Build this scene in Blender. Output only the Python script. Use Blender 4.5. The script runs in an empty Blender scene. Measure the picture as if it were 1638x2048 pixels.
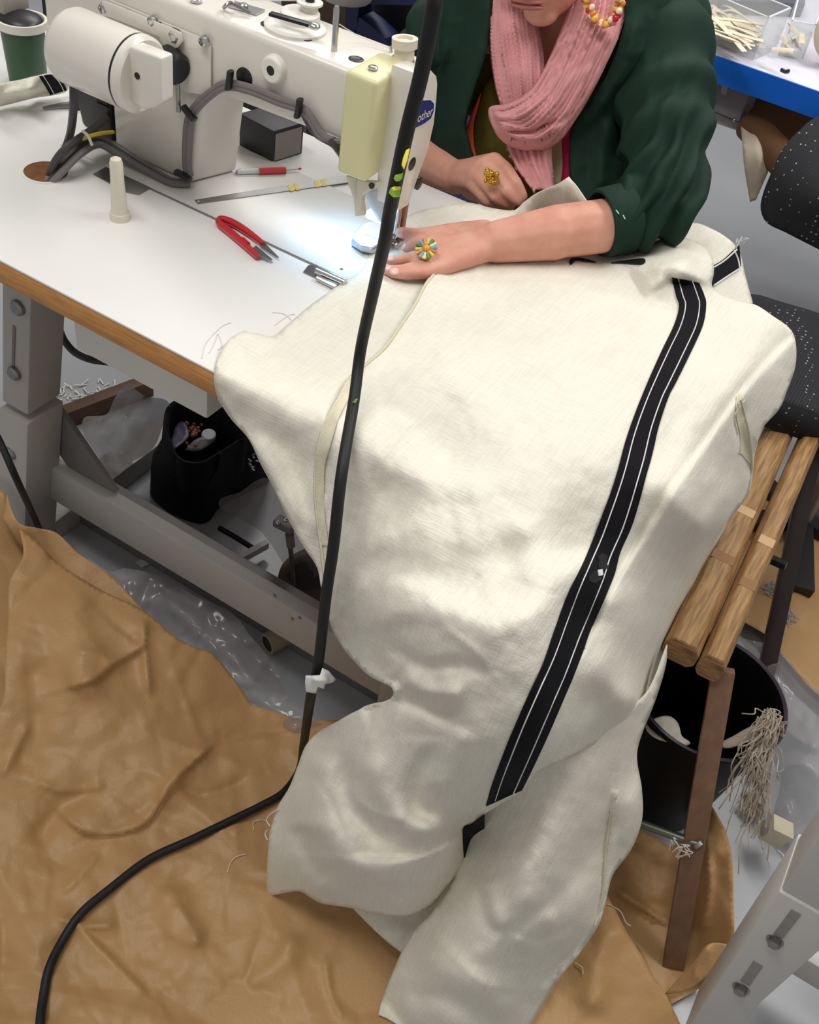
import bpy, bmesh, math, random
import numpy as np
from mathutils import Vector, Matrix, noise, geometry
from mathutils.bvhtree import BVHTree
random.seed(7); np.random.seed(7)
SC = bpy.context.scene; COL = SC.collection
PI = math.pi
# ------------------------------------------------------------------ camera model (metres, floor z=0)
F = 2017.2414332449152
R = np.array([[0.84667817, 0.45301917, -0.27912311],
              [0.51196636, -0.55060533, 0.6593362],
              [0.14500527, -0.7011472, -0.69811609]])
H = 1.48; TZ = .76
CAM = np.array([0, 0, H])
def ray(u, v): return R @ np.array([u - 819., v - 1024., F])
def D(u, v, d): return Vector(CAM + ray(u, v) * (d / F))
def Z(u, v, z): r = ray(u, v); return Vector(CAM + r * ((z - H) / r[2]))
def Yp(u, v, y): r = ray(u, v); return Vector(CAM + r * (y / r[1]))
def Xp(u, v, x): r = ray(u, v); return Vector(CAM + r * (x / r[0]))
def dep(p): return float((R.T @ (np.array(p) - CAM))[2])
def S(px, p): return px * dep(p) / F            # size of px pixels at point p
cam = bpy.data.cameras.new('camera'); co = bpy.data.objects.new('camera', cam); COL.objects.link(co)
M3 = Matrix(((R[0,0], -R[0,1], -R[0,2]), (R[1,0], -R[1,1], -R[1,2]), (R[2,0], -R[2,1], -R[2,2])))
co.matrix_world = Matrix.Translation((0, 0, H)) @ M3.to_4x4()
cam.sensor_fit = 'VERTICAL'; cam.sensor_height = 36; cam.lens = 36 * F / 2048; cam.clip_start = .02
SC.camera = co
# ------------------------------------------------------------------ materials
def lin(c):
    return tuple(((x/255)/12.92 if x/255 <= .04045 else ((x/255+.055)/1.055)**2.4) for x in c)
MATS = {}
def M(name, col, rough=.6, metal=0, var=.06, vscale=6, bump=0, bscale=60, stretch=(1,1,1), alpha=1, trans=0,
      sss=0, emis=0, col2=None, coat=0, detail=4, spec=.5):
    if name in MATS: return MATS[name]
    m = bpy.data.materials.new(name); m.use_nodes = True
    nt = m.node_tree; b = nt.nodes['Principled BSDF']; L = nt.links.new
    c = lin(col)
    b.inputs['Roughness'].default_value = rough; b.inputs['Metallic'].default_value = metal
    b.inputs['Alpha'].default_value = alpha; b.inputs['Transmission Weight'].default_value = trans
    b.inputs['Coat Weight'].default_value = coat; b.inputs['Specular IOR Level'].default_value = spec
    if sss: b.inputs['Subsurface Weight'].default_value = sss; b.inputs['Subsurface Radius'].default_value = (.012, .005, .003)
    tc = nt.nodes.new('ShaderNodeTexCoord'); mp = nt.nodes.new('ShaderNodeMapping')
    mp.inputs['Scale'].default_value = stretch; L(tc.outputs['Object'], mp.inputs['Vector'])
    n = nt.nodes.new('ShaderNodeTexNoise'); n.inputs['Scale'].default_value = vscale; n.inputs['Detail'].default_value = detail
    L(mp.outputs['Vector'], n.inputs['Vector'])
    r = nt.nodes.new('ShaderNodeValToRGB')
    d = col2 and lin(col2)
    e = r.color_ramp.elements
    e[0].position = .3; e[1].position = .7
    e[0].color = (*(d or [x*(1-var) for x in c]), 1); e[1].color = (*([min(1, x*(1+var*.6)) for x in c] if not d else c), 1)
    L(n.outputs['Fac'], r.inputs['Fac']); L(r.outputs['Color'], b.inputs['Base Color'])
    if emis:
        b.inputs['Emission Color'].default_value = (*c, 1); b.inputs['Emission Strength'].default_value = emis
    if bump:
        n2 = nt.nodes.new('ShaderNodeTexNoise'); n2.inputs['Scale'].default_value = bscale; n2.inputs['Detail'].default_value = 3
        L(mp.outputs['Vector'], n2.inputs['Vector'])
        bp = nt.nodes.new('ShaderNodeBump'); bp.inputs['Strength'].default_value = bump; bp.inputs['Distance'].default_value = .004
        L(n2.outputs['Fac'], bp.inputs['Height']); L(bp.outputs['Normal'], b.inputs['Normal'])
    MATS[name] = m; return m
def weave(name, col, rough=.85, s=700, amt=.25, var=.05, rot=.5, translucent=0):
    """plain woven cloth: two crossed bands of thread plus slubs"""
    m = M(name, col, rough, var=var, vscale=9, spec=.2)
    nt = m.node_tree; b = nt.nodes['Principled BSDF']; L = nt.links.new
    tc = nt.nodes.new('ShaderNodeTexCoord')
    hs = []
    for i, st in enumerate(((1, .06, .06), (.06, 1, 1))):
        mp = nt.nodes.new('ShaderNodeMapping'); mp.inputs['Rotation'].default_value = (0, 0, rot)
        mp.inputs['Scale'].default_value = st; L(tc.outputs['Object'], mp.inputs['Vector'])
        n = nt.nodes.new('ShaderNodeTexNoise'); n.inputs['Scale'].default_value = s; n.inputs['Detail'].default_value = 2
        L(mp.outputs['Vector'], n.inputs['Vector']); hs.append(n)
    ad = nt.nodes.new('ShaderNodeMath'); ad.operation = 'ADD'
    L(hs[0].outputs['Fac'], ad.inputs[0]); L(hs[1].outputs['Fac'], ad.inputs[1])
    bp = nt.nodes.new('ShaderNodeBump'); bp.inputs['Strength'].default_value = amt; bp.inputs['Distance'].default_value = .003
    L(ad.outputs[0], bp.inputs['Height']); L(bp.outputs['Normal'], b.inputs['Normal'])
    # thread to thread colour change
    mx = nt.nodes.new('ShaderNodeMix'); mx.data_type = 'RGBA'; mx.blend_type = 'MULTIPLY'
    rp = nt.nodes.new('ShaderNodeMapRange'); rp.inputs[1].default_value = .7; rp.inputs[2].default_value = 1.3
    rp.inputs[3].default_value = 1 - var * 2.2; rp.inputs[4].default_value = 1
    L(ad.outputs[0], rp.inputs[0])
    src = b.inputs['Base Color'].links[0].from_socket
    mx.inputs[0].default_value = 1; L(src, mx.inputs[6]); L(rp.outputs[0], mx.inputs[7]); L(mx.outputs[2], b.inputs['Base Color'])
    return m
# ------------------------------------------------------------------ object helpers
def tag(o, label=None, cat=None, group=None, kind=None):
    if label: o['label'] = label
    if cat: o['category'] = cat
    if group: o['group'] = group
    if kind: o['kind'] = kind
    return o
def thing(name, label, cat, loc, group=None):
    o = bpy.data.objects.new(name, None); COL.objects.link(o); o.location = Vector(loc); o.empty_display_size = .05
    return tag(o, label, cat, group)
def wloc(o):
    v = Vector(o.location)
    while o.parent: o = o.parent; v += o.location
    return v
def link(name, me, mat, parent=None, origin=None, smooth=None):
    """mesh in world coordinates -> object; origin given or the parent's"""
    o = bpy.data.objects.new(name, me); COL.objects.link(o)
    n = len(me.vertices); a = np.empty(n*3, dtype=np.float32); me.vertices.foreach_get('co', a); a = a.reshape(-1, 3)
    if origin is None:
        c = a.mean(0); origin = Vector((float(c[0]), float(c[1]), float(a[:, 2].min())))
    a -= np.array(origin, dtype=np.float32); me.vertices.foreach_set('co', a.ravel()); me.update()
    if parent: o.parent = parent; o.location = Vector(origin) - wloc(parent)
    else: o.location = origin
    if mat: me.materials.append(mat)
    return o
def frame(axis):
    a = Vector(axis).normalized(); t = Vector((0, 0, 1)) if abs(a.z) < .9 else Vector((1, 0, 0))
    x = a.cross(t).normalized(); return x, a.cross(x).normalized(), a
class MB:
    def __init__(s): s.bm = bmesh.new()
    def v(s, p): return s.bm.verts.new(Vector(p))
    def hexa(s, p):                     # p: 4 bottom then 4 top, same winding
        v = [s.v(q) for q in p]
        for f in ((3,2,1,0),(4,5,6,7),(0,1,5,4),(1,2,6,5),(2,3,7,6),(3,0,4,7)): s.bm.faces.new([v[i] for i in f])
        return s
    def box(s, a, b):
        (x0,y0,z0),(x1,y1,z1) = a, b
        return s.hexa([(x0,y0,z0),(x1,y0,z0),(x1,y1,z0),(x0,y1,z0),(x0,y0,z1),(x1,y0,z1),(x1,y1,z1),(x0,y1,z1)])
    def obox(s, o, ax, ay, az):         # corner o and three edge vectors
        o, ax, ay, az = map(Vector, (o, ax, ay, az))
        return s.hexa([o, o+ax, o+ax+ay, o+ay, o+az, o+ax+az, o+ax+ay+az, o+ay+az])
    def bar(s, p0, p1, w, t, side=None):  # rectangular bar
        p0, p1 = Vector(p0), Vector(p1); a = (p1-p0).normalized()
        x = Vector(side) if side is not None else frame(a)[0]
        x = (x - a*x.dot(a)).normalized(); y = a.cross(x)
        q = lambda p: [p-x*w/2-y*t/2, p+x*w/2-y*t/2, p+x*w/2+y*t/2, p-x*w/2+y*t/2]
        return s.hexa(q(p0)+q(p1))
    def ring(s, c, x, y, r, n): return [s.v(c + x*(r*math.cos(2*PI*i/n)) + y*(r*math.sin(2*PI*i/n))) for i in range(n)]
    def skin(s, rings, caps=(1,1)):
        n = len(rings[0])
        for a, b in zip(rings, rings[1:]):
            for i in range(n): s.bm.faces.new((a[i], a[(i+1)%n], b[(i+1)%n], b[i]))
        if caps[0]: s.bm.faces.new(rings[0][::-1])
        if caps[1]: s.bm.faces.new(rings[-1])
        return s
    def cyl(s, p0, p1, r0, r1=None, n=20, caps=(1,1)):
        p0, p1 = Vector(p0), Vector(p1); x, y, a = frame(p1-p0)
        return s.skin([s.ring(p0, x, y, r0, n), s.ring(p1, x, y, r0 if r1 is None else r1, n)], caps)
    def lathe(s, o, axis, prof, n=28, caps=(1,1)):   # prof: (height, radius)
        x, y, a = frame(axis); o = Vector(o)
        return s.skin([s.ring(o+a*h, x, y, max(r, 1e-5), n) for h, r in prof], caps)
    def tube(s, pts, r, n=10, sub=6, caps=(1,1), flat=None):
        P = cat([Vector(p) for p in pts], sub) if sub > 1 and len(pts) > 2 else [Vector(p) for p in pts]
        m = len(P); rr = r if callable(r) else (lambda t: r)
        rings = []; x = None
        for i, p in enumerate(P):
            a = (P[min(i+1, m-1)] - P[max(i-1, 0)])
            if a.length < 1e-9: a = Vector((0,0,1))
            a.normalize()
            x = frame(a)[0] if x is None else (x - a*x.dot(a)).normalized()
            y = a.cross(x); q = rr(i/(m-1))
            if flat: 
                rings.append([s.v(p + x*(q*math.cos(2*PI*k/n)) + y*(q*flat*math.sin(2*PI*k/n))) for k in range(n)])
            else: rings.append(s.ring(p, x, y, q, n))
        return s.skin(rings, caps)
    def prism(s, poly, off):
        off = Vector(off); a = [s.v(p) for p in poly]; b = [s.v(Vector(p)+off) for p in poly]; n = len(a)
        s.bm.faces.new(a[::-1]); s.bm.faces.new(b)
        for i in range(n): s.bm.faces.new((a[i], a[(i+1)%n], b[(i+1)%n], b[i]))
        return s
    def sphere(s, c, r, sc=(1,1,1), n=14):
        m = Matrix.Translation(Vector(c)) @ Matrix.Diagonal((r*sc[0], r*sc[1], r*sc[2], 1))
        bmesh.ops.create_uvsphere(s.bm, u_segments=n, v_segments=max(6, n//2+2), radius=1, matrix=m); return s
    def grid(s, rows):
        V = [[s.v(p) for p in r] for r in rows]
        for a, b in zip(V, V[1:]):
            for i in range(len(a)-1): s.bm.faces.new((a[i], a[i+1], b[i+1], b[i]))
        return s
    def build(s, name, mat, parent=None, bevel=0, seg=2, origin=None, smooth=35, label=None):
        bm = s.bm
        bmesh.ops.recalc_face_normals(bm, faces=bm.faces[:])
        if bevel:
            ed = [e for e in bm.edges if len(e.link_faces) == 2 and e.calc_face_angle(0) > .5]
            bmesh.ops.bevel(bm, geom=ed, offset=bevel, segments=seg, affect='EDGES', profile=.5, clamp_overlap=True)
        for f in bm.faces: f.smooth = True
        for e in bm.edges:
            if len(e.link_faces) != 2 or e.calc_face_angle(0) > math.radians(smooth): e.smooth = False
        me = bpy.data.meshes.new(name); bm.to_mesh(me); bm.free()
        if origin is None and parent is not None and False: origin = wloc(parent)
        o = link(name, me, mat, parent, origin)
        if label: o['label'] = label
        return o
def cat(P, sub):
    out = []; n = len(P)
    for i in range(n-1):
        a, b, c, d = P[max(i-1,0)], P[i], P[i+1], P[min(i+2,n-1)]
        for k in range(sub):
            t = k/sub
            out.append(.5*((2*b) + (c-a)*t + (2*a-5*b+4*c-d)*t*t + (3*b-a-3*c+d)*t**3))
    out.append(P[-1]); return out
# ------------------------------------------------------------------ draped sheets: outline + depth field + folds
def dens(poly, step, smooth):
    P = [np.array(p[:2], float) for p in poly]; n = len(P); out = []
    for i in range(n):
        b, c = P[i], P[(i+1) % n]
        L = np.linalg.norm(c-b); k = max(1, int(round(L/step)))
        sb = (not smooth) or len(poly[i]) > 2; sc_ = (not smooth) or len(poly[(i+1)%n]) > 2
        a = P[i-1] if not sb else 2*b-c; d = P[(i+2) % n] if not sc_ else 2*c-b
        # centripetal-ish limits
        ta = (c-a)/max(1e-6, np.linalg.norm(c-a))*L; tb = (d-b)/max(1e-6, np.linalg.norm(d-b))*L
        for j in range(k):
            t = j/k; h = (2*t**3-3*t*t+1, t**3-2*t*t+t, -2*t**3+3*t*t, t**3-t*t)
            out.append(h[0]*b + h[1]*ta + h[2]*c + h[3]*tb)
    return np.array(out)
def inside(P, poly):
    x, y = P[:,0], P[:,1]; r = np.zeros(len(P), bool); n = len(poly)
    for i in range(n):
        x1, y1 = poly[i]; x2, y2 = poly[(i+1)%n]
        c = ((y1 > y) != (y2 > y)) & (x < (x2-x1)*(y-y1)/((y2-y1) if y2 != y1 else 1e-9)+x1)
        r ^= c
    return r
def polydist(P, line):
    """distance, signed side, parameter 0..1 to a pixel polyline"""
    L = np.array(line, float); best = np.full(len(P), 1e9); sg = np.zeros(len(P)); tt = np.zeros(len(P))
    seg = np.linalg.norm(np.diff(L, axis=0), axis=1); cum = np.concatenate([[0], np.cumsum(seg)])
    for i in range(len(L)-1):
        a, b = L[i], L[i+1]; d = b-a; l2 = d@d + 1e-9
        t = np.clip(((P-a)@d)/l2, 0, 1); q = a + t[:,None]*d; w = P-q; ds = np.hypot(w[:,0], w[:,1])
        s_ = np.sign(d[0]*(P[:,1]-a[1]) - d[1]*(P[:,0]-a[0])); m = ds < best
        best[m] = ds[m]; sg[m] = s_[m]; tt[m] = (cum[i] + t[m]*seg[i])/cum[-1]
    return best, sg, tt
def foldsum(P, folds):
    out = np.zeros(len(P))
    for f in folds:
        kind, amp, w, line = f[0], f[1], f[2], f[3]
        pl = cat([Vector((*p, 0)) for p in line], 5) if len(line) > 2 else [Vector((*p, 0)) for p in line]
        d, s_, t = polydist(P, [(p.x, p.y) for p in pl])
        tap = np.clip(np.minimum(t, 1-t)*5 + (f[5] if len(f) > 5 else 0), 0, 1); tap = tap*tap*(3-2*tap)
        if kind == 'r': out += amp*np.exp(-(d/w)**2)*tap
        elif kind == 'c': out += amp*np.exp(-d/w)*tap
        elif kind == 's':                # raised on the right-hand side of the line (screen: below a left-to-right line), fading over f[4]
            sd = d*s_; out += amp/(1+np.exp(np.clip(-sd/w*3, -40, 40)))*np.exp(-np.maximum(sd, 0)/f[4])*tap
    return out
def tps(ctrl):
    P = np.array([c[:2] for c in ctrl], float)/1000; d = np.array([c[2] for c in ctrl], float); n = len(P)
    def U(r2): return np.where(r2 > 0, .5*r2*np.log(r2+1e-12), 0)
    K = U(((P[:,None]-P[None])**2).sum(2)) + np.eye(n)*1e-4
    Q = np.hstack([np.ones((n,1)), P]); A = np.zeros((n+3, n+3)); A[:n,:n] = K; A[:n,n:] = Q; A[n:,:n] = Q.T
    sol = np.linalg.solve(A, np.concatenate([d, np.zeros(3)]))
    def f(X):
        X = np.asarray(X, float)/1000
        return U(((X[:,None]-P[None])**2).sum(2))@sol[:n] + np.hstack([np.ones((len(X),1)), X])@sol[n:]
    return f
def cz(u, v, z): return (u, v, dep(Z(u, v, z)))
def cy(u, v, y): return (u, v, dep(Yp(u, v, y)))
def cd(u, v, d): return (u, v, d)
def crumple(P, n, seed, amp, box, lmin=60, lmax=260, w=16):
    rs = np.random.RandomState(seed); out = np.zeros(len(P))
    for i in range(n):
        a = np.array([rs.uniform(box[0], box[2]), rs.uniform(box[1], box[3])]); th = rs.uniform(0, PI); l = rs.uniform(lmin, lmax)
        d = np.array([math.cos(th), math.sin(th)]); w_ = w*rs.uniform(.5, 2.2)
        q = P-a; t = q@d; s_ = q@np.array([-d[1], d[0]]); am = amp*rs.uniform(-1, 1)*rs.uniform(.3, 1)
        e = np.clip(1-np.abs(t)/l, 0, 1)
        out += am*e*np.exp(-np.abs(s_)/(w_*(1+2*(1-e))))
    return out
def facets(P, amp, scale, seed):
    """crumpled paper: random heights joined by flat triangles, sharp creases between them"""
    rs = np.random.RandomState(seed); lo, hi = P.min(0)-scale*1.5, P.max(0)+scale*1.5
    nx, ny = (np.ceil((hi-lo)/scale)).astype(int)+1
    g = np.array([(lo[0]+(i+rs.uniform(0,1))*scale, lo[1]+(j+rs.uniform(0,1))*scale) for j in range(ny) for i in range(nx)])
    h = rs.normal(0, .6, len(g))*amp; out = np.zeros(len(P))
    r = geometry.delaunay_2d_cdt([Vector(q) for q in g], [], [], 0, 1e-5)
    V = np.array([(v.x, v.y) for v in r[0]]); hv = np.array([h[o[0]] if o else 0 for o in r[3]])
    for t in r[2]:
        a, b, c = V[t[0]], V[t[1]], V[t[2]]; det = (b[0]-a[0])*(c[1]-a[1])-(b[1]-a[1])*(c[0]-a[0])
        if abs(det) < 1e-6: continue
        mn, mx = np.minimum(np.minimum(a, b), c), np.maximum(np.maximum(a, b), c)
        idx = np.where((P[:,0] >= mn[0]) & (P[:,0] <= mx[0]) & (P[:,1] >= mn[1]) & (P[:,1] <= mx[1]))[0]
        q = P[idx]-a; u = (q[:,0]*(c[1]-a[1])-q[:,1]*(c[0]-a[0]))/det; v = (q[:,1]*(b[0]-a[0])-q[:,0]*(b[1]-a[1]))/det
        m = (u >= -1e-6) & (v >= -1e-6) & (u+v <= 1+1e-6)
        out[idx[m]] = (hv[t[0]]*(1-u-v)+hv[t[1]]*u+hv[t[2]]*v)[m]
    return out
class Sheet:
    def __init__(s, poly, ctrl, folds=(), step=9, smooth=True, wr=None, crump=None, fac=()):
        B = dens(poly, step, smooth); s.poly = B
        lo, hi = B.min(0), B.max(0); g = []
        j = 0; y = lo[1]
        while y < hi[1]:
            x = lo[0] + (step/2 if j % 2 else 0)
            while x < hi[0]: g.append((x, y)); x += step
            y += step*.87; j += 1
        G = np.array(g); G = G[inside(G, B)]
        dd, _, _ = polydist(G, list(map(tuple, B)) + [tuple(B[0])]); G = G[dd > step*.55]
        allp = np.vstack([B, G]); nb = len(B)
        r = geometry.delaunay_2d_cdt([Vector(p) for p in allp], [], [list(range(nb))], 1, 1e-5)
        P = np.array([(v.x, v.y) for v in r[0]]); tri = [tuple(f) for f in r[2]]
        s.f = tps(ctrl); dp = s.f(P) - foldsum(P, folds)
        if wr:
            a, sc = wr; dp -= np.array([a*(noise.fractal(Vector((p[0]/sc, p[1]/sc, .3)), 1, 2, 3)) for p in P])
        if crump: dp -= crumple(P, *crump)
        for f_ in fac: dp -= facets(P, *f_)
        rays = (np.hstack([P-np.array([819., 1024.]), np.full((len(P),1), F)]))@R.T
        s.co = CAM + rays*(dp[:,None]/F); s.P = P
        s.tri = []
        for t in tri:
            a, b, c = (P[i] for i in t); cr = (b[0]-a[0])*(c[1]-a[1])-(b[1]-a[1])*(c[0]-a[0])
            s.tri.append(t if cr < 0 else t[::-1])
        s.bvh = BVHTree.FromPolygons([Vector(c) for c in s.co], s.tri)
        s.co_min = s.co
    def floor(s, z):
        s.co[:,2] = np.maximum(s.co[:,2], z); s.bvh = BVHTree.FromPolygons([Vector(c) for c in s.co], s.tri); return s
    def hit(s, u, v, off=.002):
        r = Vector(ray(u, v)).normalized(); h = s.bvh.ray_cast(Vector(CAM), r)
        if h[0] is None:
            q = s.f(np.array([[u, v]]))[0]; return D(u, v, float(q)-off)
        return h[0] - r*off
    def build(s, name, mat, parent=None, thick=.0015, label=None, origin=None):
        me = bpy.data.meshes.new(name); me.from_pydata([tuple(c) for c in s.co], [], s.tri)
        me.polygons.foreach_set('use_smooth', [True]*len(me.polygons)); me.update()
        o = link(name, me, mat, parent, origin)
        if thick:
            md = o.modifiers.new('thickness', 'SOLIDIFY'); md.thickness = thick; md.offset = -1
        if label: o['label'] = label
        return o
    def ribbon(s, name, left, right, mat, parent, off=.002, n=60, w=6, thick=.0012, label=None):
        Lp = cat([Vector((*p, 0)) for p in left], 8); Rp = cat([Vector((*p, 0)) for p in right], 8)
        at = lambda A, t: A[min(int(t*(len(A)-1)), len(A)-2)].lerp(A[min(int(t*(len(A)-1)), len(A)-2)+1], t*(len(A)-1)-min(int(t*(len(A)-1)), len(A)-2))
        rows = []
        for i in range(n+1):
            a, b = at(Lp, i/n), at(Rp, i/n)
            rows.append([s.hit(*a.lerp(b, k/w).xy, off) for k in range(w+1)])
        o = MB().grid(rows).build(name, mat, parent, smooth=180, label=label)
        md = o.modifiers.new('thickness', 'SOLIDIFY'); md.thickness = thick; md.offset = 0
        return o
    def threads(s, mb, pts, r=.0006, off=.004, dash=None, n=5):
        P = cat([Vector((*p, 0)) for p in pts], 10) if len(pts) > 2 else [Vector((*p, 0)) for p in pts]
        if not dash: mb.tube([s.hit(p.x, p.y, off) for p in P], r, n=n, sub=1); return mb
        acc = 0; run = [P[0]]; on = True; q = P[0]
        for p in P[1:]:
            while (p-q).length > 0:
                left = (dash[0] if on else dash[1]) - acc; l = (p-q).length
                if l < left: acc += l; q = p; run.append(p); break
                q = q + (p-q)*(left/l); run.append(q); acc = 0
                if on and len(run) > 1: mb.tube([s.hit(a.x, a.y, off) for a in (run[0], run[-1])], r, n=n, sub=1)
                on = not on; run = [q]
        return mb
def hull_caps(bm, p0, r0, p1, r1, n=10):
    vs = []
    for c, r in ((Vector(p0), r0), (Vector(p1), r1)):
        for i in range(n):
            for j in range(1, n//2+1):
                th = 2*PI*i/n; ph = PI*j/(n//2+1)
                vs.append(bm.verts.new(c + Vector((math.cos(th)*math.sin(ph), math.sin(th)*math.sin(ph), math.cos(ph)))*r))
        vs.append(bm.verts.new(c+Vector((0,0,r)))); vs.append(bm.verts.new(c-Vector((0,0,r))))
    g = bmesh.ops.convex_hull(bm, input=vs)
    bmesh.ops.delete(bm, geom=list({e for e in g['geom_interior'] + g['geom_unused'] if isinstance(e, bmesh.types.BMVert)}), context='VERTS')
def blob(name, caps, ells, voxel, smooth, mat, parent, disp=None, label=None, factor=.5):
    """one continuous surface grown over capsules and ellipsoids"""
    bm = bmesh.new()
    for c in caps: hull_caps(bm, *c)
    for (c, ax) in ells:
        m = Matrix.Translation(Vector(c)) @ Matrix((ax[0], ax[1], ax[2])).transposed().to_4x4()
        bmesh.ops.create_uvsphere(bm, u_segments=20, v_segments=12, radius=1, matrix=m)
    me = bpy.data.meshes.new(name+'_src'); bm.to_mesh(me); bm.free()
    o = bpy.data.objects.new(name+'_src', me); COL.objects.link(o)
    md = o.modifiers.new('r', 'REMESH'); md.mode = 'VOXEL'; md.voxel_size = voxel
    if smooth:
        md = o.modifiers.new('s', 'SMOOTH'); md.factor = factor; md.iterations = smooth
    dg = bpy.context.evaluated_depsgraph_get(); dg.update()
    m2 = bpy.data.meshes.new_from_object(o.evaluated_get(dg)); m2.name = name
    bpy.data.objects.remove(o); bpy.data.meshes.remove(me)
    if disp:
        nn = [v.normal.copy() for v in m2.vertices]
        for v, nr in zip(m2.vertices, nn): v.co += nr*disp(v.co)
    m2.polygons.foreach_set('use_smooth', [True]*len(m2.polygons)); m2.update()
    m2.materials.clear()
    ob = link(name, m2, mat, parent)
    if label: ob['label'] = label
    return ob
def screw(mb, p, axis, r, h=.003, slot=True):
    a = Vector(axis).normalized(); p = Vector(p)
    mb.lathe(p, a, [(0, r), (h*.6, r), (h, r*.7)], n=16)
# ------------------------------------------------------------------ palette
white_lam = M('white laminate', (226,224,220), .35, var=.03, vscale=3)
wood_edge = M('beech edging', (200,140,76), .5, var=.25, vscale=14, stretch=(1.5,1,14), bump=.1, bscale=30)
grey_paint = M('grey painted steel', (176,172,168), .45, var=.05, vscale=8)
grey_dark = M('dark grey steel', (120,116,116), .5, var=.1)
cream_metal = M('off white enamel', (214,209,199), .3, var=.04, vscale=5, coat=.2)
cream_plastic = M('yellowed plastic', (212,206,160), .4, var=.05, vscale=8)
steel = M('bright steel', (200,200,200), .22, 1, var=.05)
steel_dull = M('brushed steel', (150,148,146), .38, 1, var=.1, vscale=40)
black_pl = M('black plastic', (22,21,24), .4, var=.2)
rubber = M('black cable rubber', (11,10,13), .6, var=.2, vscale=20)
cable_grey = M('grey cable sheath', (112,106,106), .5, var=.08)
cable_dark = M('dark cable sheath', (62,58,60), .5, var=.1)
yellow = M('yellow wire', (214,190,40), .5)
white_pl = M('white plastic', (226,222,212), .4)
ivory = M('ivory plastic', (216,208,190), .4)
red_pl = M('red plastic', (190,22,34), .3, coat=.5)
lime = M('lime tape', (150,190,40), .6, col2=(60,120,20), vscale=90)
yell_tape = M('yellow tape', (225,215,60), .6)
brown_hole = M('raw chipboard', (120,78,40), .9, var=.3, vscale=60)
navy = M('navy blue', (16,40,110), .4)
# ------------------------------------------------------------------ setting
floor_m = M('grey floor', (168,170,174), .3, var=.1, vscale=2.5, bump=.03, bscale=90)
o = MB().box((-6,-2,-.05),(5,7,0)).build('floor', floor_m); tag(o, kind='structure')
wall_m = M('painted wall', (205,205,203), .8)
o = MB().box((-6,7,0),(5,7.1,3)).build('wall_back', wall_m); tag(o, kind='structure')
o = MB().box((-6.1,-2,0),(-6,7,3)).build('wall_left', wall_m); tag(o, kind='structure')
# ------------------------------------------------------------------ sewing table
X0, X1, YF, YK = -1.50, -.20, .729, 1.303
tb = thing('sewing_table', 'white topped sewing table with a beech edge and grey steel legs carrying the sewing machine', 'table', (-.85, 1.0, 0))
MB().box((X0,YF,TZ-.004),(X1,YK,TZ)).build('tabletop', white_lam, tb, bevel=.0015)
MB().box((X0,YF,TZ-.036),(X1,YF+.02,TZ-.004)).build('wooden_edge', wood_edge, tb, bevel=.002, label='orange brown beech edge strip')
MB().box((X0,YF+.02,TZ-.036),(X1,YK,TZ-.004)).build('core_board', brown_hole, tb)
# underslung tray
a, b = Yp(152,700,.79), Yp(414,838,.79); zb = (a.z+b.z)/2; xl, xr = a.x, b.x
MB().box((xl,.79,zb),(xr,1.0,TZ-.037)).build('drawer_tray', M('white tray', (222,219,212), .4), tb, bevel=.004)
# left leg: inner post, outer sleeve, bolts, foot, gusset
yl = .815
p = Yp(8,580,yl); q = Yp(61,610,yl); bz = .34
lx0, lx1 = q.x-.055, q.x; ly1 = yl+.07
qb = Yp(50,1045,yl); lean = (qb.x-q.x)/(qb.z-q.z)
def legx(z): return lean*(z-q.z)
def legbox(a, b, g): return MB().hexa([(lx0-g+legx(z),y_,z) if s_ else (lx1+g+legx(z),y_,z) for z in (a, b) for s_, y_ in ((1,yl-g),(0,yl-g),(0,ly1+g),(1,ly1+g))])
legbox(.40, TZ-.037, 0).build('leg', grey_paint, tb, bevel=.004)
zs_ = Yp(55,845,yl).z
legbox(.0, zs_, .004).build('leg_sleeve', grey_paint, tb, bevel=.004)
a, b = Yp(29,652,yl), Yp(27,735,yl); MB().bar(a, b, .005, .003, (1,0,0)).build('slot', grey_dark, tb)
for (u, v) in ((33,617),(26,748),(20,907)):
    c = Yp(u, v, yl-.005); mb = MB(); screw(mb, c+Vector((0,.004,0)), (0,-1,0), .012, .008); mb.build('bolt', steel_dull, tb, smooth=30)
MB().box((lx0-.004+legx(0),yl-.1,.0),(lx1+.004+legx(0),yl+.5,.05)).build('foot', grey_paint, tb, bevel=.004)
g = [Yp(101,796,.89), Yp(146,860,.89), Yp(232,985,.89), Yp(140,940,.89), Yp(101,885,.89)]
MB().prism(g, (0,.01,0)).build('gusset', grey_dark, tb, bevel=.001)
# lower beam
yb = .87
a, b, c_ = Yp(67,924,yb), Yp(637,1241,yb), Yp(59,973,yb)
bz1, bz0 = (a.z+b.z)/2, c_.z; bx0 = a.x-.01
MB().box((bx0,yb,bz0),(-.355,yb+.028,bz1)).build('beam', grey_paint, tb, bevel=.004)
for (u, v) in ((585,1237),(550,1190),(600,1235)):
    c = Yp(u, v, yb); MB().cyl(c, c+Vector((0,-.0012,0)), .003, n=10).build('rivet', grey_dark, tb)
# right leg under the cloth
MB().box((-.35,yb-.02,.0),(-.295,yb+.05,TZ-.037)).build('leg', grey_paint, tb, bevel=.004)
# rear rails
a, b = Yp(250,1004,.96), Yp(470,1128,.96); MB().box((bx0,.955,.0),(-.36,.985,(a.z+b.z)/2)).build('rear_rail', grey_dark, tb, bevel=.002)
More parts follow.
